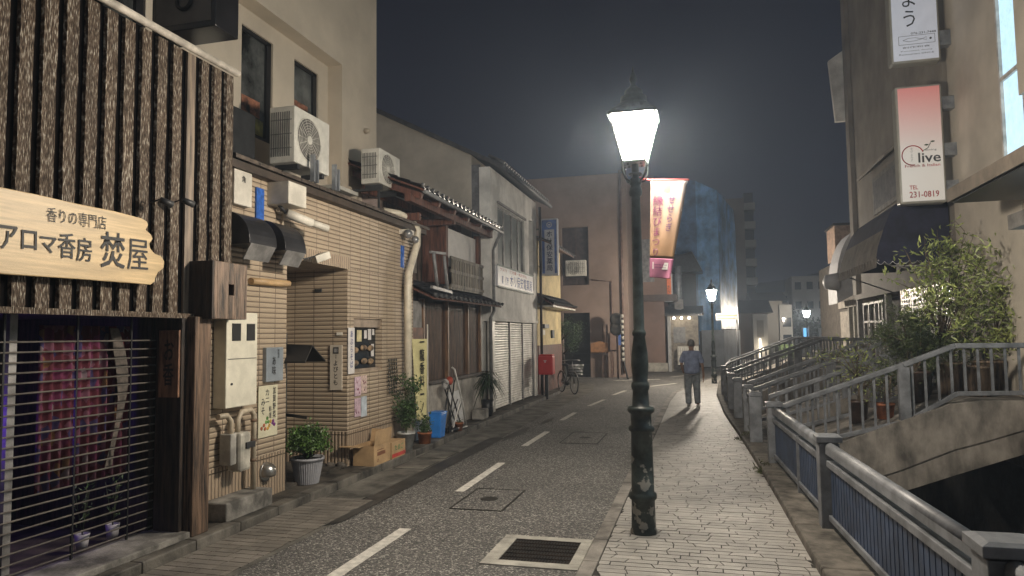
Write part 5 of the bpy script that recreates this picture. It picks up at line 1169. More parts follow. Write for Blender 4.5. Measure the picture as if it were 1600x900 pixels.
R2 = thing('grey_brown_building', 'tall grey brown building with a slanted window hood behind the hanging signs', 'building', (4.2, 16, .88))
GBR = M('grey_brown_render', (.29, .26, .225), rough=.75, var=.12, scale=1.2, bump=.1)
b = MB(); b.box(4.05, 12, 12.6, 20.4, 2.75, 13); b.box(4.0, 4.05, 12.62, 12.9, .88, 13); b.box(3.95, 4.05, 20.0, 20.4, 2.75, 13); b.build('wall', GBR, R2)
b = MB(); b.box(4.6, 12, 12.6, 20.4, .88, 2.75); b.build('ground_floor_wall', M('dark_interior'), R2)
MB().box(3.98, 4.6, 12.62, 20.4, 2.62, 2.75).build('beam', GBR, R2)
for y in (12.75, 16.0, 17.3, 20.2): MB().box(4.0, 4.12, y-.07, y+.07, .88, 2.62).build('pillar', M('grey_panel'), R2)
b = MB(); b.hexa([(4.05, 15.6, 5.6), (3.72, 15.6, 5.35), (3.72, 18.2, 5.35), (4.05, 18.2, 5.6)], [(4.05, 15.6, 5.66), (3.70, 15.6, 5.40), (3.70, 18.2, 5.40), (4.05, 18.2, 5.66)]); b.build('window_hood', GBR, R2)
fr = MB().box(4.0, 4.052, 15.8, 18.0, 4.5, 5.35).build('window_frame', M('dull_alloy'), R2); MB().box(3.995, 3.9995, 15.9, 17.9, 4.6, 5.25).build('pane', M('dim_grey_panel'), fr)
b = MB(); b.tube([(4.0, 15.2, 7.2), (3.9, 15.9, 9.2)], .03, 6); b.build('stay_rod', GBR, R2)
b = MB(); z = 1.9
while z < 2.62: b.box(3.965, 3.98, 12.9, 15.9, z, z+.018); z += .085
y = 12.95
while y < 15.9: b.box(3.955, 3.965, y, y+.018, 1.9, 2.62); y += .16
b.build('steel_lattice', M('bright_lattice', (.5, .48, .44), rough=.3, metal=.6), R2)
MB().box(4.1, 4.15, 12.9, 15.9, 1.4, 2.62).build('shutter_panel', M('grey_pane'), R2)
b = MB()
for y in (17.6, 17.9, 18.3, 18.9, 19.5): b.box(4.0, 4.05, y, y+.06, .9, 2.5)
for z in (1.5, 2.0, 2.45): b.box(4.0, 4.05, 17.5, 19.6, z, z+.05)
b.build('door_frame', M('dull_alloy'), R2)
# navy awning
aw = thing('navy_awning', 'dark navy fabric awning with a scalloped valance below the hanging signs', 'awning', (3.9, 14.5, 2.9))
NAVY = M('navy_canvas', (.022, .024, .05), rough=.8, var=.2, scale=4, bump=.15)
LITNAVY = M('lamplight_tinted_canvas', (.13, .11, .09), rough=.85, var=.2, scale=3, bump=.2)  # navy cloth tinted brown: lamp light put into its colour
yA, yB = 12.95, 16.3
pf = [(4.0, 3.93), (3.24, 3.93), (3.13, 3.78), (3.02, 3.5), (2.92, 3.2), (2.89, 3.02)]
def hp(i, far):   # hipped: top narrower at the far end
    x_, z_ = pf[i]; return Vector((x_, yB-(.35 if i <= 1 else .35-.07*i) if far else yA, z_))
b = MB(); b.prism([(x_, yA, z_) for x_, z_ in pf]+[(4.0, yA, 3.02)], (0, .02, 0)); b.build('side_panel', NAVY, aw)
b = MB()
for i in range(3): b.quad(hp(i, 0), hp(i, 1), hp(i+1, 1), hp(i+1, 0))
b.build('upper_panel', NAVY, aw)
b = MB()
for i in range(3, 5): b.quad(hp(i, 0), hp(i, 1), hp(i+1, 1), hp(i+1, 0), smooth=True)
b.build('front_panel', LITNAVY, aw)
b = MB(); b.quad(*[hp(i, 1) for i in range(6)], Vector((4.0, yB, 3.02))); b.build('far_panel', NAVY, aw)
b = MB(); n_ = 9; W_ = 4.0-2.89
for k in range(n_):
    xa = 2.89+W_*k/n_; pts_ = [(xa, yA+.01, 3.02)]+[(xa+W_/n_*t, yA+.01, 2.96-.05*math.sin(PI*t)) for t in (0, .15, .35, .5, .65, .85, 1)]+[(xa+W_/n_, yA+.01, 3.02)]
    b.prism(pts_, (0, .006, 0))
vl_ = b.build('scalloped_valance', NAVY, aw)
b = MB()
for k in range(n_):
    xa = 2.89+W_*k/n_; b.tube([(xa+W_/n_*t, yA+.005, 2.96-.05*math.sin(PI*t)) for t in (0, .15, .35, .5, .65, .85, 1)], .005, 5)
b.build('piping', M('pale_piping', (.5, .5, .52), rough=.6), vl_)
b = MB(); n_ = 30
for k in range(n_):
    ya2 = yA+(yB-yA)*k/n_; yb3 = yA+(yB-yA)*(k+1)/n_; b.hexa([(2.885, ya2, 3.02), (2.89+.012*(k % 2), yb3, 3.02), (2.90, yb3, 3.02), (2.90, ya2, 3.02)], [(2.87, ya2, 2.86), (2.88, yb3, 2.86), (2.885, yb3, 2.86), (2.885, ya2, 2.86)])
b.build('front_valance', LITNAVY, aw)
b = MB(); b.tube([(3.98, 13.2, 2.7), (2.92, 13.2, 2.98)], .014, 6); b.tube([(3.98, 16.1, 2.55), (2.92, 16.1, 2.98)], .014, 6); b.tube([(3.1, 12.9, 2.87), (3.98, 12.9, 2.87)], .014, 6); b.tube([(2.92, yA, 2.98), (2.92, yB, 2.98)], .014, 6); b.build('awning_arm', M('dull_alloy'), aw)

# hanging signs
def box_sign(name, lab, x0, x1, y, z0, z1, facem, side):
    r = thing(name, lab, 'sign', ((x0+x1)/2, y, z0), 'box signs hanging on the right')
    MB().box(x0, x1, y, y+.24, z0, z1).build('housing', side, r, bevel=.035)
    MB().box(x0+.035, x1-.035, y-.004, y+.02, z0+.04, z1-.04).build('face', facem, r)
    return r
HS = M('sign_housing', (.33, .32, .28), rough=.4, var=.06)
def grad_mat():
    m = M('pink_fade_face', (.7, .68, .65), rough=.4, var=.03, bump=0, emit=(.6, .58, .55), es=.16); n = m.node_tree; b = n.nodes['Principled BSDF']  # faint emission brightens the face in place of street lamp light
    t = n.nodes.new('ShaderNodeTexCoord'); s = n.nodes.new('ShaderNodeSeparateXYZ'); n.links.new(t.outputs['Object'], s.inputs[0])
    mr = n.nodes.new('ShaderNodeMapRange'); mr.inputs[1].default_value = 4.6; mr.inputs[2].default_value = 5.7; n.links.new(s.outputs[2], mr.inputs[0])
    r = n.nodes.new('ShaderNodeValToRGB'); r.color_ramp.elements[0].color = (.62, .59, .55, 1); r.color_ramp.elements[1].color = (.62, .22, .2, 1); n.links.new(mr.outputs[0], r.inputs[0]); n.links.new(r.outputs[0], b.inputs['Base Color']); n.links.new(r.outputs[0], b.inputs['Emission Color']); return m
s2 = box_sign('box_sign', 'white and pink box sign with a red circle emblem and a phone number', 3.13, 3.80, 12.3, 3.80, 5.71, grad_mat(), HS)
RED = M('sign_red', (.42, .03, .03), rough=.5); YF = 12.296
lettering(s2, RED, T('TEL', (3.33, YF, 4.06), UX, .1, bold=.002, fit=(.12, .065)), T('231-0819', (3.475, YF, 3.945), UX, .1, bold=.004, fit=(.42, .1)), T('French & Italian', (3.47, YF, 4.405), UX, .1, bold=.001, fit=(.5, .045)), name='red_lettering')
lettering(s2, M('sign_dark', (.05, .05, .05)), T('live', (3.575, YF, 4.53), UX, .2, bold=.003, fit=(.32, .16)), T('タヴェルナ', (3.325, YF, 4.59), UX, .1, vertical=True, fit=(.035, .22)), T('dining', (3.6, YF, 4.645), UX, .1, fit=(.16, .035)))
b = MB(); b.ring((3.34, YF-.002, 4.575), .155, .009, 'y', 30, 5, .1*PI, 1.55*PI); b.build('emblem_arc', RED, s2)
b = MB(); b.tube([(3.49, YF-.002, 4.64), (3.56, YF-.002, 4.68), (3.6, YF-.002, 4.76)], .006, 5); b.ball((3.54, YF-.002, 4.73), .03, 1.2, .1, .5, 1); b.ball((3.63, YF-.002, 4.78), .03, 1.2, .1, .5, 1); b.build('olive_sprig', M('sprig', (.08, .12, .06)), s2)
for z in (5.4, 4.65, 4.05): MB().box(3.80, 4.0, 12.34, 12.5, z-.1, z+.1).build('bracket', M('galvanised'), s2)
s1 = box_sign('box_sign', 'white box sign with black hiragana and a small framed fish drawing, at the top right', 3.10, 3.82, 12.3, 6.08, 9.2, M('white_boosted_face', (.62, .64, .7), rough=.4, var=.03, emit=(.62, .66, .78), es=.12), HS)  # face given a slight glow to brighten it; no lamp inside
lettering(s1, BLACKT, T('はよう', (3.40, YF, 7.13), UX, .3, vertical=True, fit=(.22, .92)), T('076-231-7448', (3.58, YF, 6.555), UX, .1, fit=(.36, .035), bold=.001), T('創作和食', (3.47, YF, 6.33), UX, .1, fit=(.4, .03)), T('Kanazawa dining', (3.47, YF, 6.27), UX, .1, fit=(.45, .022)), T('Restaurant SINCE', (3.47, YF, 6.22), UX, .1, fit=(.5, .024)))
b = MB(); P_ = lambda x, z: (x, YF-.001, z)
for q in (((3.22, 6.38), (3.74, 6.38)), ((3.74, 6.38), (3.74, 6.52)), ((3.74, 6.52), (3.22, 6.52)), ((3.22, 6.52), (3.22, 6.38))): b.tube([P_(*q[0]), P_(*q[1])], .003, 4)
b.tube([P_(3.28, 6.45), P_(3.36, 6.48), P_(3.46, 6.48), P_(3.56, 6.45), P_(3.62, 6.48), P_(3.62, 6.43), P_(3.56, 6.45), P_(3.46, 6.43), P_(3.36, 6.425), P_(3.28, 6.45)], .003, 4); b.ball(P_(3.68, 6.45), .02, 1, .15, 1, 1)
b.build('fish_drawing', BLACKT, s1)
for z in (6.45, 7.6): MB().box(3.82, 4.0, 12.34, 12.5, z-.12, z+.12).build('bracket', M('galvanised'), s1)
r = thing('box_sign', 'small pale sign panel jutting from the far corner of the grey brown building', 'sign', (3.8, 20.5, 7.5)); MB().hexa([(3.72, 20.45, 7.5), (4.05, 20.45, 7.5), (4.05, 20.6, 7.5), (3.72, 20.6, 7.5)], [(3.6, 20.45, 9.2), (4.05, 20.45, 9.5), (4.05, 20.6, 9.5), (3.6, 20.6, 9.2)]).build('panel', M('white_render'), r)

# next buildings on the right bank
R3 = thing('white_hooded_shop', 'far shop with a white curved hood and cream door columns on the right bank', 'shop', (4.8, 24, .88))
MB().box(4.6, 14, 20.5, 30, .88, 4.2).build('wall', M('dim_wall', (.12, .105, .09), rough=.8), R3)
b = MB(); q_ = []
for k in range(8):
    a = PI/2*k/7; q_.append((4.55-.75*math.sin(a), 4.75-1.7*(1-math.cos(a))))
b.prism([(x_, 21.8, z_) for x_, z_ in q_]+[(3.8, 21.8, 2.6), (4.55, 21.8, 3.0)], (0, 1.4, 0)); b.build('curved_hood', M('white_hood', (.5, .5, .52), rough=.5, var=.06), R3)
b = MB(); b.lathe((3.75, 21.6, 3.2), [(-.35, .04), (-.28, .2), (.05, .26)], 16, ax='x'); b.build('round_lamp_hood', M('white_hood'), R3)
for y in (21.2, 21.7, 22.4): MB().box(4.2, 4.32, y, y+.14, .88, 2.6).build('column', M('pale_frame_concrete'), R3)
b = MB(); b.box(4.25, 4.3, 22.6, 24, .9, 2.4); b.build('door', M('cream_panel'), R3)
MB().box(4.2, 5, 20.6, 24, 2.5, 2.7).build('lintel', M('cream_panel'), R3)
r = thing('planter_box', 'dark stone planter box beyond the footbridges on the right', 'planter', (3.6, 21, .88)); MB().box(3.1, 4.1, 20.45, 21.6, .6, 1.22).build('box_body', M('dark_stone', (.06, .055, .05), rough=.7, var=.3), r, bevel=.02); MB().box(3.05, 4.15, 20.4, 21.65, 1.22, 1.27).build('coping', M('grey_panel'), r, bevel=.01)
r = thing('upper_room', 'small lit cream rooftop box between the dark sky and the awning', 'roof hut', (4.5, 26, 5)); MB().box(4.45, 5.4, 25.5, 27, 4.2, 5.35).build('wall', M('peach_wall', (.5, .36, .28), rough=.7), r); MB().box(4.4, 5.5, 25.4, 27.1, 5.35, 5.42).build('roof', DGREY, r)

# bridge pots and shrubs (they stand on the nearest bridge deck)
def zdeck(x):
    xs = [.92, 1.5, 2.4, 3.0, 3.35, 4.0]; zt = [.04, .27, .64, .87, .92, .93]
    for i in range(5):
        if x <= xs[i+1]: return zt[i]+(zt[i+1]-zt[i])*(x-xs[i])/(xs[i+1]-xs[i])
    return .93
DP = M('brown_glazed_pot', (.09, .055, .04), rough=.45, var=.3, scale=6)
TP = M('tan_wood_tub', (.2, .145, .1), rough=.7, var=.35, scale=4, stretch=(6, 6, .6))
OLV = leaf_mat('olive_leaf', (.38, .43, .15), (.12, .16, .045)); DKL = leaf_mat('juniper_leaf', (.095, .12, .045), (.025, .04, .016))
def shrub(name, lab, base, crown, n, ls, lm, seed, pr, ph, pm, wl=.28, sprd=.07, cat='potted plant', limbs=3):
    r = thing(name, lab, cat, base, 'potted plants on the nearest bridge'); pot(r, base, pr*.8, pr, ph, pm)
    q = random.Random(seed); top = Vector(base)+Vector((0, 0, ph)); b = MB(); P_ = []
    hubs = [top+Vector((q.uniform(-.12, .12), q.uniform(-.08, .08), q.uniform(.15, .4))) for _ in range(limbs)]
    for h_ in hubs: b.tube([top, (top+h_)/2+Vector((.02, 0, 0)), h_], .016, 6, r2=.012)
    for c_ in crown:
        c_ = Vector(c_); h_ = min(hubs, key=lambda v: (v-c_).length); m1 = h_.lerp(c_, .5)+Vector((q.uniform(-.06, .06), q.uniform(-.06, .06), .05)); b.tube([h_, m1, c_], .009, 5, r2=.003)
        for _ in range(5):
            s_ = h_.lerp(c_, q.uniform(.55, 1)); t_ = s_+Vector((q.gauss(0, .12), q.gauss(0, .12), q.gauss(.05, .1))); b.tube([s_, t_], .004, 4, r2=.002); P_ += [t_, s_.lerp(t_, .6)]
    b.build('branch', M('twig', (.12, .09, .06), rough=.8), r); b = MB(); leaves(b, P_, n, sprd, ls, wl=wl, seed=seed); b.build('foliage', lm, r); return r
q = random.Random(11)
def crown_pts(pix, y0, y1, jit=8):
    return [on(px_+q.uniform(-jit, jit), py_+q.uniform(-jit, jit), Y=q.uniform(y0, y1)) for px_, py_ in pix]
olp = [(1465, 358), (1490, 365), (1512, 360), (1440, 375), (1480, 385), (1510, 390), (1535, 395), (1425, 395), (1455, 405), (1495, 410), (1525, 412), (1545, 418), (1430, 420), (1465, 430), (1500, 435), (1535, 440), (1450, 450), (1480, 455), (1515, 460), (1420, 445), (1545, 465), (1505, 480), (1470, 475), (1530, 490), (1500, 505), (1555, 430), (1525, 372), (1520, 520), (1545, 500), (1470, 500), (1500, 540), (1440, 470), (1540, 540)]
shrub('olive_shrub', 'tallest pale green shrub with narrow leaves on the nearest bridge, rising over the awning', (3.3, 10.95, zdeck(3.3)), crown_pts(olp, 10.5, 11.4), 1900, .105, OLV, 31, .2, .42, TP)
olq = [(1575, 410), (1590, 400), (1565, 440), (1590, 440), (1575, 470), (1600, 470), (1560, 490), (1590, 500), (1575, 530), (1600, 540), (1555, 520), (1600, 430), (1615, 460), (1560, 560), (1590, 565)]
shrub('olive_shrub', 'bushy green shrub in a tan tub at the right edge of the nearest bridge', (3.78, 11.0, .93), crown_pts(olq, 10.5, 11.3), 1150, .1, OLV, 32, .2, .42, TP)
jup = [(1400, 500), (1420, 495), (1440, 500), (1460, 510), (1385, 515), (1410, 525), (1440, 530), (1465, 535), (1395, 545), (1425, 550), (1455, 555), (1475, 520), (1375, 535), (1415, 570), (1445, 580), (1400, 590), (1480, 560), (1430, 515)]
shrub('juniper_shrub', 'dark feathery shrub in a brown pot on the nearest bridge, left of the tall shrub', (2.85, 10.9, zdeck(2.85)), crown_pts(jup, 10.5, 11.2), 9000, .075, DKL, 33, .19, .4, DP, wl=.14, sprd=.07)
thn = [(1310, 545), (1325, 548), (1300, 565), (1340, 560), (1355, 570), (1345, 590), (1320, 590), (1300, 600), (1370, 600), (1380, 620), (1340, 620), (1390, 580), (1400, 620), (1360, 540)]
shrub('thin_shrub', 'sparse twiggy shrub in a dark pot on the slope of the nearest bridge', (2.12, 10.95, zdeck(2.05)), crown_pts(thn, 10.5, 11.5), 520, .06, OLV, 34, .13, .3, DP, sprd=.06)
o = shrub('small_potted_plant', 'low plant in an orange terracotta pot beside the rail post of the nearest bridge', (2.36, 10.5, zdeck(2.36)), [(2.3+.1*k, 10.5, 1.05+.08*(k % 2)) for k in range(4)], 350, .05, DKL, 35, .12, .18, TERRA)
o = shrub('small_potted_plant', 'leafless twig plant in a tan tub between the juniper and the tall shrub', (3.05, 11.35, zdeck(3.05)), [(3.0, 11.3, 1.8), (3.1, 11.4, 1.7), (3.2, 11.3, 1.75)], 60, .05, DKL, 36, .14, .36, TP)
for i, (x_, pm_, lab) in enumerate(((3.52, TP, 'empty tan wooden tub at the crest of the nearest bridge'),)):
    r = thing('empty_tub', lab, 'tub', (x_, 10.55, .93)); pot(r, (x_, 10.6, .93), .13, .16, .36, pm_)
frg = [(1315, 545), (1350, 548), (1330, 555), (1365, 552), (1300, 540)]

# ================================================================== LAMPS
def lamp_post(loc, lab):
    r = thing('street_lamp', lab, 'street lamp', loc, 'old-fashioned street lamps along the pavement')
    X, Y, Z = loc; GM = M('worn_green_paint', (.022, .045, .035), rough=.38, var=.35, scale=9, bump=.25, bscale=30)
    if 'LampP' not in MATS:
        m = M('LampP', (.034, .046, .042), rough=.45, var=.3, scale=9, bump=.2, bscale=30); n = m.node_tree; bb = n.nodes['Principled BSDF']
        t = n.nodes.new('ShaderNodeTexCoord'); z = n.nodes.new('ShaderNodeTexNoise'); z.inputs['Scale'].default_value = 7; z.inputs['Detail'].default_value = 8; n.links.new(t.outputs['Object'], z.inputs[0])
        s = n.nodes.new('ShaderNodeSeparateXYZ'); n.links.new(t.outputs['Object'], s.inputs[0])
        mr = n.nodes.new('ShaderNodeMapRange'); mr.inputs[1].default_value = .1; mr.inputs[2].default_value = 1.6; mr.inputs[3].default_value = .10; mr.inputs[4].default_value = -.12; n.links.new(s.outputs[2], mr.inputs[0])
        a = n.nodes.new('ShaderNodeMath'); a.operation = 'ADD'; n.links.new(z.outputs[0], a.inputs[0]); n.links.new(mr.outputs[0], a.inputs[1])
        rr = n.nodes.new('ShaderNodeValToRGB'); rr.color_ramp.elements[0].position = .6; rr.color_ramp.elements[1].position = .63; n.links.new(a.outputs[0], rr.inputs[0])
        mx = n.nodes.new('ShaderNodeMix'); mx.data_type = 'RGBA'; n.links.new(rr.outputs[0], mx.inputs[0]); src = bb.inputs['Base Color'].links[0].from_socket; n.links.new(src, mx.inputs[6]); mx.inputs[7].default_value = (.26, .25, .22, 1); n.links.new(mx.outputs[2], bb.inputs['Base Color'])
    GM = MATS['LampP']; GM.name = 'worn_green_paint'
    b = MB(); b.lathe((X, Y, Z), [(z_*1.0, r_*.92) for z_, r_ in [(0, .13), (.03, .13), (.05, .118), (.30, .112), (.31, .13), (.335, .135), (.36, .13), (.37, .11), (.90, .102), (.91, .122), (.93, .127), (.95, .12), (.96, .1), (1.06, .1), (1.08, .13), (1.10, .133), (1.125, .125), (1.13, .085), (1.27, .076), (1.28, .085), (1.31, .09), (1.34, .085), (1.35, .072), (1.42, .078), (1.5, .085), (1.6, .08), (1.76, .055), (1.765, .066), (1.79, .068), (1.81, .06), (1.82, .053), (2.4, .049), (3.04, .045), (3.05, .06), (3.08, .068), (3.12, .06), (3.14, .05), (3.16, .062), (3.2, .06), (3.22, .036), (3.36, .036)]], 28)
    b.build('post', GM, r)
    b = MB()
    for k in range(4):
        a = PI/4+PI/2*k; c_, s_ = math.cos(a), math.sin(a); Q = lambda R_, z: (X+c_*R_, Y+s_*R_, Z+z)
        b.tube([Q(.04, 3.17), Q(.11, 3.2), Q(.15, 3.27), Q(.145, 3.34), Q(.11, 3.372), Q(.08, 3.36), Q(.085, 3.33)], .010, 6)
    b.ring((X, Y, Z+3.25), .055, .01, 'z', 20, 6); b.build('scroll_bracket', GM, r)
    zb, zt_, wb_, wt = 3.355, 3.785, .10, .203
    b = MB(); c0 = [(-1, -1), (1, -1), (1, 1), (-1, 1)]
    for (sx, sy) in c0: b.bar((X+sx*wb_, Y+sy*wb_, Z+zb), (X+sx*wt, Y+sy*wt, Z+zt_), .016, .016)
    for i in range(4):
        (ax, ay), (bx_, by_) = c0[i], c0[(i+1) % 4]
        b.bar((X+ax*wb_, Y+ay*wb_, Z+zb), (X+bx_*wb_, Y+by_*wb_, Z+zb), .022, .022); b.bar((X+ax*wt*1.03, Y+ay*wt*1.03, Z+zt_), (X+bx_*wt*1.03, Y+by_*wt*1.03, Z+zt_), .028, .024)
    b.box(X-wb_, X+wb_, Y-wb_, Y+wb_, Z+zb-.012, Z+zb-.002)
    fr = b.build('lantern_frame', GM, r)
    G_ = M('glowing_lantern_glass', (.9, .85, .75), emit=(1, .89, .74), es=LAMP, bump=0)
    for i in range(4):
        (ax, ay), (bx_, by_) = c0[i], c0[(i+1) % 4]; e = .985
        MB().quad((X+ax*wb_*e, Y+ay*wb_*e, Z+zb+.01), (X+bx_*wb_*e, Y+by_*wb_*e, Z+zb+.01), (X+bx_*wt*e, Y+by_*wt*e, Z+zt_-.01), (X+ax*wt*e, Y+ay*wt*e, Z+zt_-.01)).build('pane', G_, fr)
    b = MB(); rs = [(0, wt*1.06), (.03, wt*.98), (.09, .16), (.12, .13), (.14, .125), (.18, .12), (.19, .09), (.24, .08), (.27, .045), (.30, .02), (.34, .035), (.38, .028), (.42, .012), (.47, .004)]
    pv_ = None
    for z, R_ in rs:
        ring = []
        for k in range(16):
            a = 2*PI*k/16; sqx, sqy = math.cos(a), math.sin(a); m_ = max(abs(sqx), abs(sqy)); t = min(1, max(0, 1-z/.12)); f_ = R_*((1/m_)*t+(1-t)); ring.append(b.bm.verts.new((X+sqx*f_, Y+sqy*f_, Z+zt_+.012+z)))
        if pv_:
            for k in range(16): ff = b.bm.faces.new((pv_[k], pv_[(k+1) % 16], ring[(k+1) % 16], ring[k])); ff.smooth = z > .12
        else: b.bm.faces.new(ring[::-1])
        pv_ = ring
    b.bm.faces.new(pv_); b.build('roof', GM, r)
    return r
L1 = lamp_post((-.54, 6.5, .02), 'tall green cast-iron street lamp glowing in the foreground on the pavement')
L2 = dup(L1, (.42, 25.9, .02), 'middle distance street lamp glowing beside the walking man', scale=.87)
L3 = dup(L1, (6.8, 50, -.6), 'far street lamp glowing over the distant bend of the canal')
GB = M('bright_lantern_glass', (.9, .85, .75), emit=(1, .88, .72), es=LAMP*1.9, bump=0)
for lp in (L2, L3):
    for ch in kids(lp):
        for g in kids(ch):
            if g.name.startswith('pane'): g.data = g.data.copy(); g.data.materials[0] = GB
r = thing('festival_banner', 'pink and orange festival banner hanging from an arm on the foreground lamp', 'banner', (-.3, 6.5, 2.3))
MB().tube([(-.52, 6.52, 3.24), (-.44, 6.86, 3.285), (-.065, 6.99, 3.29)], .012, 8).build('arm', M('red_arm', (.5, .1, .1), rough=.4), r)
c00, c10 = Vector((-.425, 6.86, 3.28)), Vector((-.075, 6.98, 3.285)); c01, c11 = Vector((-.465, 6.98, 2.35)), Vector((-.27, 6.98, 2.33))
def bw(u, v, off=0.):   # u across, v down
    t = c00.lerp(c10, u); e_ = c01.lerp(c11, u); p = t.lerp(e_, v); p.y += .018*math.sin(u*5+v*4)*v; nrm = (c10-c00).cross(c01-c00).normalized()
    if nrm.y > 0: nrm = -nrm
    return p+nrm*off
def cloth(v0, v1, nm, m):
    b = MB(); N = 24; g = [[b.bm.verts.new(bw(i/8, v0+(v1-v0)*j/N)) for i in range(9)] for j in range(N+1)]
    for j in range(N):
        for i in range(8): f = b.bm.faces.new((g[j][i], g[j][i+1], g[j+1][i+1], g[j+1][i])); f.smooth = True
    o = b.build(nm, m, r); o.modifiers.new('t', 'SOLIDIFY').thickness = .0015; return o
cm = M('banner_cloth', (.6, .5, .33), rough=.8, var=.02, bump=.03); n = cm.node_tree; t = n.nodes.new('ShaderNodeTexCoord'); s = n.nodes.new('ShaderNodeSeparateXYZ'); n.links.new(t.outputs['Object'], s.inputs[0]); mr = n.nodes.new('ShaderNodeMapRange'); mr.inputs[1].default_value = 2.5; mr.inputs[2].default_value = 3.2; n.links.new(s.outputs[2], mr.inputs[0]); rr = n.nodes.new('ShaderNodeValToRGB'); rr.color_ramp.elements[0].color = (.26, .145, .065, 1); rr.color_ramp.elements[1].color = (.10, .086, .084, 1); n.links.new(mr.outputs[0], rr.inputs[0]); n.links.new(rr.outputs[0], n.nodes['Principled BSDF'].inputs['Base Color'])
cloth(0, .80, 'upper_cloth', cm); cloth(.80, 1, 'lower_cloth', M('pink_cloth', (.34, .12, .2), rough=.8, var=.1))
def btext(body, u, v, su, sv, mat, nm, vertical=True, bold=.006, bm=None):
    b = MB(); text_mesh(b.bm, body, (0, 0, 0), UX, UZ, 1, bold=bold, vertical=vertical, fit=(su, sv), warp=lambda x, y: bw(u+x, v-y, .008)); b.build(nm, mat, r, recalc=False)
PKL = M('pink_lettering', (.10, .006, .05), bump=0)
btext('縁結びまつり', .22, .47, .3, .62, PKL, 'lettering'); btext('せせらぎ', .62, .34, .22, .36, M('violet_lettering', (.05, .01, .06), bump=0), 'lettering')
btext('縁', .44, .07, .2, .1, M('sprig'), 'emblem')
b = MB(); b.quad(*[bw(u, v, .005) for u, v in ((.12, .84), (.8, .84), (.8, .91), (.12, .91))]); b.build('white_label', PAPER, r); btext('Seseragi street', .46, .865, .56, .018, M('violet_lettering'), 'small_print', False, .01); btext('www info 2025', .46, .89, .5, .016, M('violet_lettering'), 'small_print', False, .01)

# ================================================================== WALKING MAN (seen from behind)
def skin(name, verts, edges, radii, mat, parent=None, sub=2, root=0):
    me = bpy.data.meshes.new(name); me.from_pydata([Vector(v) for v in verts], edges, []); o = bpy.data.objects.new(name, me); COL.objects.link(o)
    sk = o.modifiers.new('skin', 'SKIN'); sk.use_smooth_shade = True
    for i, rr in enumerate(radii): me.skin_vertices[0].data[i].radius = (rr if isinstance(rr, tuple) else (rr, rr))
    me.skin_vertices[0].data[root].use_root = True
    s = o.modifiers.new('sub', 'SUBSURF'); s.levels = sub; s.render_levels = sub
    bpy.context.view_layer.update(); m2 = bpy.data.meshes.new_from_object(o.evaluated_get(bpy.context.evaluated_depsgraph_get())); bpy.data.objects.remove(o)
    for p in m2.polygons: p.use_smooth = True
    m2.materials.clear(); m2.materials.append(mat); o = bpy.data.objects.new(name, m2); COL.objects.link(o)
    if parent: hang(o, parent)
    return o
MX, MY = -.23, 17.6
def P(x, y, z): return (MX+x, MY+y, .03+z)
man = thing('person', 'grey haired man in a blue shirt and grey trousers walking away on the pavement', 'person', (MX, MY, .03))
SKN = M('skin', (.34, .2, .14), rough=.6, var=.06)
vb = [P(0, 0, .86), P(0, .01, 1.0), P(0, .02, 1.15), P(0, .03, 1.28), P(0, .06, 1.36), P(0, .09, 1.44), P(0, .10, 1.53),   # pelvis..head 0-6
      P(-.09, 0, .80), P(-.10, .06, .45), P(-.09, -.03, .10), P(-.10, .08, .035),   # left leg 7-10 (forward)
      P(.09, 0, .80), P(.11, -.03, .45), P(.12, -.14, .11), P(.13, -.03, .035),   # right leg 11-14
      P(-.17, .02, 1.27), P(-.24, -.02, 1.02), P(-.20, .12, .84), P(-.18, .18, .80),    # left arm 15-18
      P(.17, .02, 1.27), P(.25, -.02, 1.0), P(.27, .03, .78), P(.27, .06, .71)]
eb = [(0, 1), (1, 2), (2, 3), (3, 4), (4, 5), (5, 6), (0, 7), (7, 8), (8, 9), (9, 10), (0, 11), (11, 12), (12, 13), (13, 14), (3, 15), (15, 16), (16, 17), (17, 18), (3, 19), (19, 20), (20, 21), (21, 22)]
rb = [(.13, .09), (.12, .085), (.13, .09), (.12, .08), .05, .075, .078, .075, .05, .034, .03, .075, .05, .034, .03, .05, .036, .026, .026, .05, .036, .027, .026]
body = skin('body', vb, eb, rb, SKN, man)
# hands with five fingers each
for (hx, hy, hz, sx_) in ((-.18, .2, .775, -1), (.27, .07, .68, 1)):
    vv = [P(hx, hy, hz+.04), P(hx, hy, hz)]; ee = [(0, 1)]; rr_ = [(.022, .03), (.016, .036)]
    for k in range(4):
        a = len(vv); yk = hy-.027+.018*k; ln_ = (.06, .072, .068, .055)[k]; vv += [P(hx, yk, hz-.03), P(hx-.006*sx_, yk+.004, hz-.03-ln_*.55), P(hx-.02*sx_, yk+.006, hz-.03-ln_)]; ee += [(1, a), (a, a+1), (a+1, a+2)]; rr_ += [.0095, .0085, .0075]
    a = len(vv); vv += [P(hx-.012*sx_, hy+.04, hz), P(hx-.022*sx_, hy+.052, hz-.035)]; ee += [(0, a), (a, a+1)]; rr_ += [.011, .009]
    skin('hand', vv, ee, rr_, SKN, man, sub=1)
SH = M('blue_shirt', (.30, .34, .48), rough=.85, var=.14, scale=7, bump=.4, bscale=14)
shirt_v = [P(0, .005, .76), P(0, .01, .93), P(0, .015, 1.12), P(0, .02, 1.25), P(0, .045, 1.335), P(-.17, .02, 1.275), P(-.225, 0, 1.13), P(-.245, -.015, 1.04), P(.17, .02, 1.275), P(.23, 0, 1.13), P(.255, -.015, 1.03)]
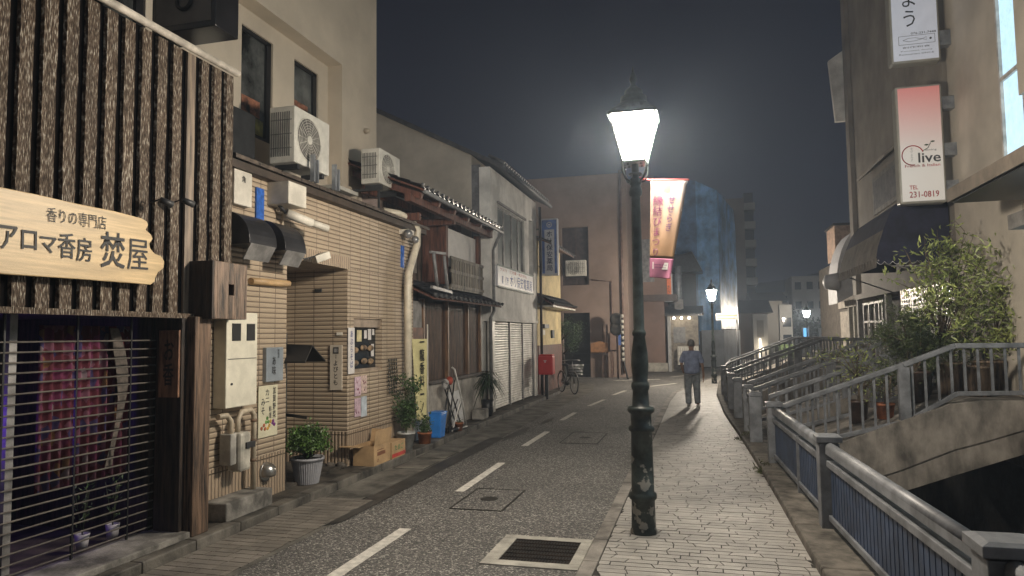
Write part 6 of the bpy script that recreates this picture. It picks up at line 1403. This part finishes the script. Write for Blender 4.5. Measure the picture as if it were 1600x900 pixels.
skin('shirt', shirt_v, [(0, 1), (1, 2), (2, 3), (3, 4), (3, 5), (5, 6), (6, 7), (3, 8), (8, 9), (9, 10)], [(.225, .16), (.2, .15), (.19, .14), (.16, .115), (.085, .07), .075, .064, .066, .075, .064, .066], SH, man)
TR = M('grey_trousers', (.30, .32, .335), rough=.85, var=.18, scale=8, bump=.4, bscale=12)
tv = [P(0, 0, .93), P(-.085, 0, .76), P(-.10, .05, .45), P(-.092, -.02, .12), P(-.09, -.03, .07), P(.085, 0, .76), P(.108, -.03, .45), P(.118, -.12, .14), P(.12, -.135, .09)]
skin('trousers', tv, [(0, 1), (1, 2), (2, 3), (3, 4), (0, 5), (5, 6), (6, 7), (7, 8)], [(.19, .13), (.12, .12), .09, .075, .078, (.12, .12), .09, .075, .078], TR, man)
HR = M('grey_hair', (.24, .23, .225), rough=.8, var=.3, scale=40, bump=.6, bscale=80)
b = MB(); b.ball(P(0, .085, 1.525), .095, .9, 1.02, 1.05, 3)
for v in b.bm.verts:
    if v.co.y > MY+.13 and v.co.z < 1.56+.03: v.co.y = MY+.13
b.build('hair', HR, man)
b = MB(); 
for s_ in (-1, 1): b.ball(P(.083*s_, .11, 1.49), .022, .5, 1, 1.4)
b.ball(P(0, .195, 1.49), .018, .8, 1, 1.3)
b.build('ear', SKN, man)
b = MB()
for s_ in (-1, 1): b.ball(P(.03*s_, .178, 1.515), .009)
b.box(MX-.02, MX+.02, MY+.175, MY+.182, 1.478, 1.483); b.build('face_detail', BLACKT, man)
SHO = M('white_shoe', (.5, .49, .46), rough=.6)
for (x_, y_) in ((-.095, .04), (.125, -.08)):
    b = MB(); b.ball(P(x_, y_, .045), .05, .9, 2.4, .9); b.box(MX+x_-.042, MX+x_+.042, MY+y_-.1, MY+y_+.11, .024, .05); b.build('shoe', SHO, man, bevel=.006)

# ================================================================== DISTANCE
# shop with the orange sign
r = thing('lit_corner_shop', 'small white walled shop with a lit tiled canopy and an orange sign', 'shop', (-1.2, 36, 0))
MB().box(-1.5, -.1, 34.6, 37.8, 0, 3.1).build('wall', M('cream_panel'), r)
tiled_roof(r, -.2, 2.65, -.2, 2.66, 33.9, 34.0, 1, 'roof_edge') if False else None
b = MB(); b.hexa([(-1.65, 33.9, 2.62), (.15, 33.9, 2.62), (.15, 34.6, 3.0), (-1.65, 34.6, 3.0)], [(-1.65, 33.9, 2.72), (.15, 33.9, 2.72), (.15, 34.6, 3.1), (-1.65, 34.6, 3.1)]); b.build('canopy', TILE, r)
b = MB()
for k in range(16): b.tube([(-1.6+.115*k, 33.88, 2.69), (-1.6+.115*k, 33.95, 2.72)], .05, 6)
b.build('canopy_end_tiles', M('eave_tile'), r)
b = MB()
for x_ in (-1.2, -.85, -.5): b.ball((x_, 34.2, 2.52), .06)
b.build('bulb', M('shop_bulb', (1, .9, .7), emit=(1, .85, .62), es=10), r)
MB().box(-1.25, -.7, 34.55, 34.59, 1.35, 2.1).build('window', M('grey_pane'), r)
b = MB(); b.box(-1.5, -1.35, 34.1, 34.4, 0, 2.6); b.build('white_post', M('white_panel_paint'), r)
r = thing('orange_sign', 'small lit orange sign with dark brush letters on the far shop', 'sign', (-1.4, 34, 3.4)); MB().box(-1.58, -1.2, 33.6, 33.85, 3.28, 4.6).build('housing', M('sign_white'), r)
MB().box(-1.55, -1.26, 33.59, 33.6, 3.33, 4.55).build('face', M('orange_face', (.6, .14, .04), emit=(.7, .16, .05), es=.12), r); lettering(r, BLACKT, T('きらく', (-1.4, 33.585, 3.75), UX, .2, vertical=True, fit=(.16, .6)))
r = thing('vent_duct', 'pale vertical duct beside the orange sign', 'duct', (-.95, 34, 3.1)); MB().tube([(-.95, 34.4, 2.9), (-.95, 34.4, 5.0)], .16, 10).build('duct', M('galvanised'), r); MB().box(-1.15, -.75, 34.2, 34.6, 2.95, 3.4).build('duct_box', M('grey_panel'), r)
ac_unit('air_conditioner', 'low beige outdoor unit in front of the white shop wall', (-1.05, 33.4, .35), .7, .85, .95)
r = thing('rear_house_roof', 'dark tiled roof rising behind the festival banner', 'house', (-1, 37, 0)); MB().hexa([(-2.6, 36.5, 4.9), (.2, 36.5, 4.9), (.2, 39, 4.9), (-2.6, 39, 4.9)], [(-2.6, 36.6, 5.4), (-.3, 36.6, 5.9), (-.3, 39, 6.2), (-2.6, 39, 6.2)]).build('roof', TILE, r)
MB().box(-2.6, -.15, 38.0, 39.6, 0, 4.9).build('wall', M('dark_interior'), r)
# tarpaulin building
r = thing('sheeted_building', 'building under works wrapped in blue tarpaulin above pale corrugated hoarding', 'building', (.6, 42, 0))
def tarp(b, p0, p1, z0, z1a, z1b, nx=26, nz_=22, amp=.045, sd=1):
    p0, p1 = Vector(p0), Vector(p1); d = (p1-p0); nn = Vector((d.y, -d.x, 0)).normalized(); q = random.Random(sd); off = [q.uniform(0, 6) for _ in range(6)]
    g = []
    for j in range(nz_+1):
        row = []
        for i in range(nx+1):
            u, v = i/nx, j/nz_; z = z0+((z1a+(z1b-z1a)*u)-z0)*v
            a = amp*(.5*math.sin(u*11+off[0]+v*3)+.35*math.sin(v*17+off[1]+u*6)+.3*math.sin(u*29+off[2]-v*9))*(1 if 0 < j else .6)
            row.append(b.bm.verts.new(p0+d*u+nn*a+Vector((0, 0, z))))
        g.append(row)
    for j in range(nz_):
        for i in range(nx): f = b.bm.faces.new((g[j][i], g[j][i+1], g[j+1][i+1], g[j+1][i])); f.smooth = True
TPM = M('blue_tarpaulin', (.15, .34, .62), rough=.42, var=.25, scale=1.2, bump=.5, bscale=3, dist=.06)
DTP = M('shade_toned_tarpaulin', (.08, .18, .36), rough=.5, var=.25, scale=1.2, bump=.5, bscale=3, dist=.06)  # darker copy of the blue sheet, shade put into its colour
MB().hexa([(-1.9, 38.6, 0), (.9, 38.6, 0), (2.0, 43, 0), (-1.9, 43, 0)], [(-1.9, 38.6, 9.2), (.9, 38.6, 8.9), (2.0, 43, 8.0), (-1.9, 43, 9)]).build('building_core', M('dark_interior'), r)
b = MB(); tarp(b, (-.05, 38.3, 0), (1.05, 38.3, 0), 1.9, 9.9, 9.3, sd=3); b.build('tarpaulin', TPM, r, recalc=False)
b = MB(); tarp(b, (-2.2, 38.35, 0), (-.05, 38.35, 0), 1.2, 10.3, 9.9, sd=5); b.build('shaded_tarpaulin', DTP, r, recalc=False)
b = MB(); tarp(b, (1.05, 38.3, 0), (2.15, 43.5, 0), 2.0, 9.3, 9.0, sd=7); b.build('tarpaulin', TPM, r, recalc=False)
HOR = M('pale_hoarding', (.5, .52, .55), rough=.5, var=.1, scale=1.5)
b = MB(); pr = None
for k in range(61):
    t = k/60; x_ = .05+t*1.1; yy_ = 38.0+.03*(k % 2); c_ = (b.bm.verts.new((x_, yy_, .05)), b.bm.verts.new((x_, yy_, 1.95)))
    if pr: b.bm.faces.new((pr[0], c_[0], c_[1], pr[1]))
    pr = c_
for k in range(41):
    t = k/40; x_ = 1.15+t*1.05; yy_ = 38.0+t*4.6; c_ = (b.bm.verts.new((x_+.02*(k % 2), yy_, .05)), b.bm.verts.new((x_+.02*(k % 2), yy_, 1.95)))
    if pr: b.bm.faces.new((pr[0], c_[0], c_[1], pr[1]))
    pr = c_
b.build('hoarding', HOR, r, recalc=False)
r = thing('street_name_sign', 'small horizontal street name board on a thin pole right of the middle lamp', 'sign', (.95, 26.5, 0)); MB().tube([(1.28, 26.6, .1), (1.28, 26.6, 2.5)], .03, 8).build('pole', DGREY, r)
MB().box(.55, 1.32, 26.5, 26.56, 2.26, 2.5).build('panel', M('grey_panel'), r); b = MB(); b.box(.6, 1.27, 26.49, 26.5, 2.4, 2.45); b.box(.6, 1.2, 26.49, 26.5, 2.31, 2.34); b.build('print', M('brown_print'), r)

def block(name, lab, x0, x1, y0, y1, z1, wm, wins=None, wmat=None, cat='building', roof=None, rm=None):
    r = thing(name, lab, cat, ((x0+x1)/2, y0, 0)); MB().box(x0, x1, y0, y1, -1, z1).build('wall', wm, r)
    if wins:
        nx_, nz_, ww, wh, zb_ = wins
        for i in range(nx_):
            for j in range(nz_):
                cx_ = x0+(x1-x0)*(i+.5)/nx_; cz_ = zb_+(z1-zb_)*(j+.5)/nz_
                MB().box(cx_-ww/2, cx_+ww/2, y0-.06, y0-.01, cz_-wh/2, cz_+wh/2).build('window', wmat or glass(), r)
    if roof: MB().hexa([(x0-.4, y0-.5, z1), (x1+.4, y0-.5, z1), (x1+.4, y1+.5, z1), (x0-.4, y1+.5, z1)], [(x0-.4, (y0+y1)/2-.1, z1+roof), (x1+.4, (y0+y1)/2-.1, z1+roof), (x1+.4, (y0+y1)/2+.1, z1+roof), (x0-.4, (y0+y1)/2+.1, z1+roof)]).build('roof', rm or TILE, r)
    return r
FARW = M('far_grey_wall', (.3, .28, .25), rough=.85, var=.1, scale=.4); FARB = M('far_brown_wall', (.2, .16, .13), rough=.85, var=.12, scale=.4); FARL = M('far_pale_wall', (.5, .49, .46), rough=.85, var=.08, scale=.3)
# apartment tower with round balconies
r = thing('apartment_tower', 'tall dim apartment tower with balconies on its right side, behind the tarpaulin', 'building', (4.7, 90, 0)); MB().box(1.0, 5.6, 90, 100, 0, 18.3).build('wall', FARB, r)
for k in range(7):
    z = 3+2.3*k; MB().box(5.6, 6.9, 90.2, 98, z, z+.9).build('balcony', FARW, r); MB().box(5.62, 6.7, 90.6, 97.5, z+.95, z+2.2).build('window', M('dark_interior'), r)
h1 = block('small_house', 'small dark house with a white framed lit doorway right of the hoarding', 2.5, 4.3, 50, 56, 3.1, FARB, roof=1.0, cat='house')
MB().box(3.4, 4.3, 49.4, 49.9, 0, 3.0).build('porch_frame', FARL, h1); MB().box(3.62, 4.05, 49.35, 49.39, 1.5, 2.6).build('porch_panel', FARW, h1); MB().box(3.72, 3.86, 49.34, 49.39, 0, 1.4).build('lit_doorway', M('lit_doorway', (.8, .75, .65), emit=(1, .85, .65), es=1.2), h1)
h2 = block('gabled_house', 'plain grey brown house with a sloping roof in the distance', 4.3, 6.2, 58, 66, 4.2, FARW, cat='house', roof=.9); MB().box(5.9, 6.8, 57.5, 57.9, 0, 3.9).build('side_wall', FARL, h2)
for z in (.9, 2.2): MB().box(6.1, 6.7, 57.4, 57.48, z, z+.7).build('window', glass(), h2)
block('apartment_block', 'wide white apartment block with small dark windows in the far distance', 11.0, 19, 92, 100, 8.6, FARL, (6, 3, .7, .9, 1.5))
block('apartment_block', 'smaller pale apartment block left of the white one in the distance', 8.4, 11.0, 96, 104, 6.9, FARW, (3, 3, .5, .8, 1.5))
block('dark_office_block', 'dim brown block with tall windows behind the far lamp at right', 11.5, 15.5, 66, 72, 6.4, FARB, (6, 2, .35, 1.3, .8), M('dim_grey_panel'))
o = block('low_wall_building', 'low pale building with a white doorway near the far wall lamp', 9.3, 11.2, 59, 62, 2.1, FARW, (4, 1, .25, 1.2, .1))
o = MB().ball((9.9, 58.6, 2.35), .17).build('wall_lamp_globe', M('globe_glow', (1, .9, .75), emit=(1, .84, .62), es=60)); tag(o, 'round glowing wall lamp far away at the right of the canal', 'lamp')
o = MB().ball((3.9, 48.9, .75), .07).build('door_lamp', M('globe_glow')); tag(o, 'tiny glowing lamp low beside the distant lit doorway', 'lamp')
r = thing('vending_machine', 'distant glowing cyan vending machines below the far lamp', 'vending machine', (7.4, 62, 0)); MB().box(6.9, 7.35, 62, 62.6, -.2, 2.3).build('cabinet', M('dim_grey_panel'), r); MB().box(6.95, 7.3, 61.97, 61.99, 1.2, 2.25).build('front_panel', M('cyan_glow', (.1, .5, .6), emit=(.12, .55, .8), es=2.5), r)
r = thing('vending_machine', 'second distant vending machine with a dimmer blue front', 'vending machine', (8.3, 62, 0)); MB().box(8.1, 8.6, 62, 62.6, -.2, 2.2).build('cabinet', M('dim_grey_panel'), r); MB().box(8.15, 8.5, 61.97, 61.99, 1.3, 2.1).build('front_panel', M('blue_glow', (.1, .3, .5), emit=(.08, .3, .6), es=1.0), r)
def far_tree(c, h_, w_, lab, sd):
    r = thing('broadleaf_tree', lab, 'tree', c); X, Y, Z = c; b = MB(); b.tube([c, (X+.1, Y, Z+h_*.5), (X, Y, Z+h_*.8)], .14, 7, r2=.05); q = random.Random(sd); C_ = []
    for k in range(12): e_ = Vector((X+q.uniform(-w_, w_), Y+q.uniform(-w_, w_), Z+h_*q.uniform(.45, 1))); b.tube([(X, Y, Z+h_*.4), e_], .05, 5, r2=.02); C_.append(e_)
    b.build('trunk', DARKW, r); b = MB(); leaves(b, C_, 1600, w_*.32, .28, wl=.6, seed=sd); b.build('crown', leaf_mat('far_leaf', (.05, .07, .03), (.02, .03, .015)), r)
far_tree((7.2, 66, -.3), 3.6, 1.4, 'dark tree standing behind the far lamp and vending machines', 41)
far_tree((9.2, 70, -.3), 3.0, 1.4, 'dark low tree in front of the pale apartment blocks', 42)
o = MB(); o.box(4.6, 6.2, 52, 52.6, 0, .95); o = o.build('hedge_wall', leaf_mat('hedge_leaf', (.06, .09, .03)), None); tag(o, 'low clipped hedge beside the distant lit doorway', 'hedge')
# distant hill
b = MB(); pr = None; q = random.Random(2)
for k in range(61):
    x_ = -120+k*8; h_ = 12+10*math.exp(-((x_-45)/50)**2)+3*math.sin(k*.6)+q.uniform(-.8, .8); c_ = [b.bm.verts.new(p) for p in ((x_, 240, -2), (x_, 250, h_*.8), (x_, 270, h_*1.15), (x_, 330, h_*.6))]
    if pr:
        for i in range(3): f = b.bm.faces.new((pr[i], c_[i], c_[i+1], pr[i+1])); f.smooth = True
    pr = c_
struct(b.build('hill', M('dark_hill', (.02, .022, .02), rough=1, var=.4, scale=.1)))
# night air, lit by the lamps
hz = MB().box(-405, 405, -305, 905, -3.2, 28).build('haze', M('dark_hill'))
hm = bpy.data.materials.new('night_haze'); hm.use_nodes = True; n = hm.node_tree; n.nodes.remove(n.nodes['Principled BSDF'])
pv2 = n.nodes.new('ShaderNodeVolumePrincipled'); pv2.inputs['Density'].default_value = .0032; pv2.inputs['Color'].default_value = (.66, .80, 1.0, 1); pv2.inputs['Anisotropy'].default_value = .35
n.links.new(pv2.outputs[0], n.nodes['Material Output'].inputs['Volume']); hz.data.materials.clear(); hz.data.materials.append(hm); hz['kind'] = 'stuff'
for o in COL.objects:
    if o.type == 'MESH' and o.parent is None and 'kind' not in o and 'label' not in o: print('UNTAGGED', o.name)
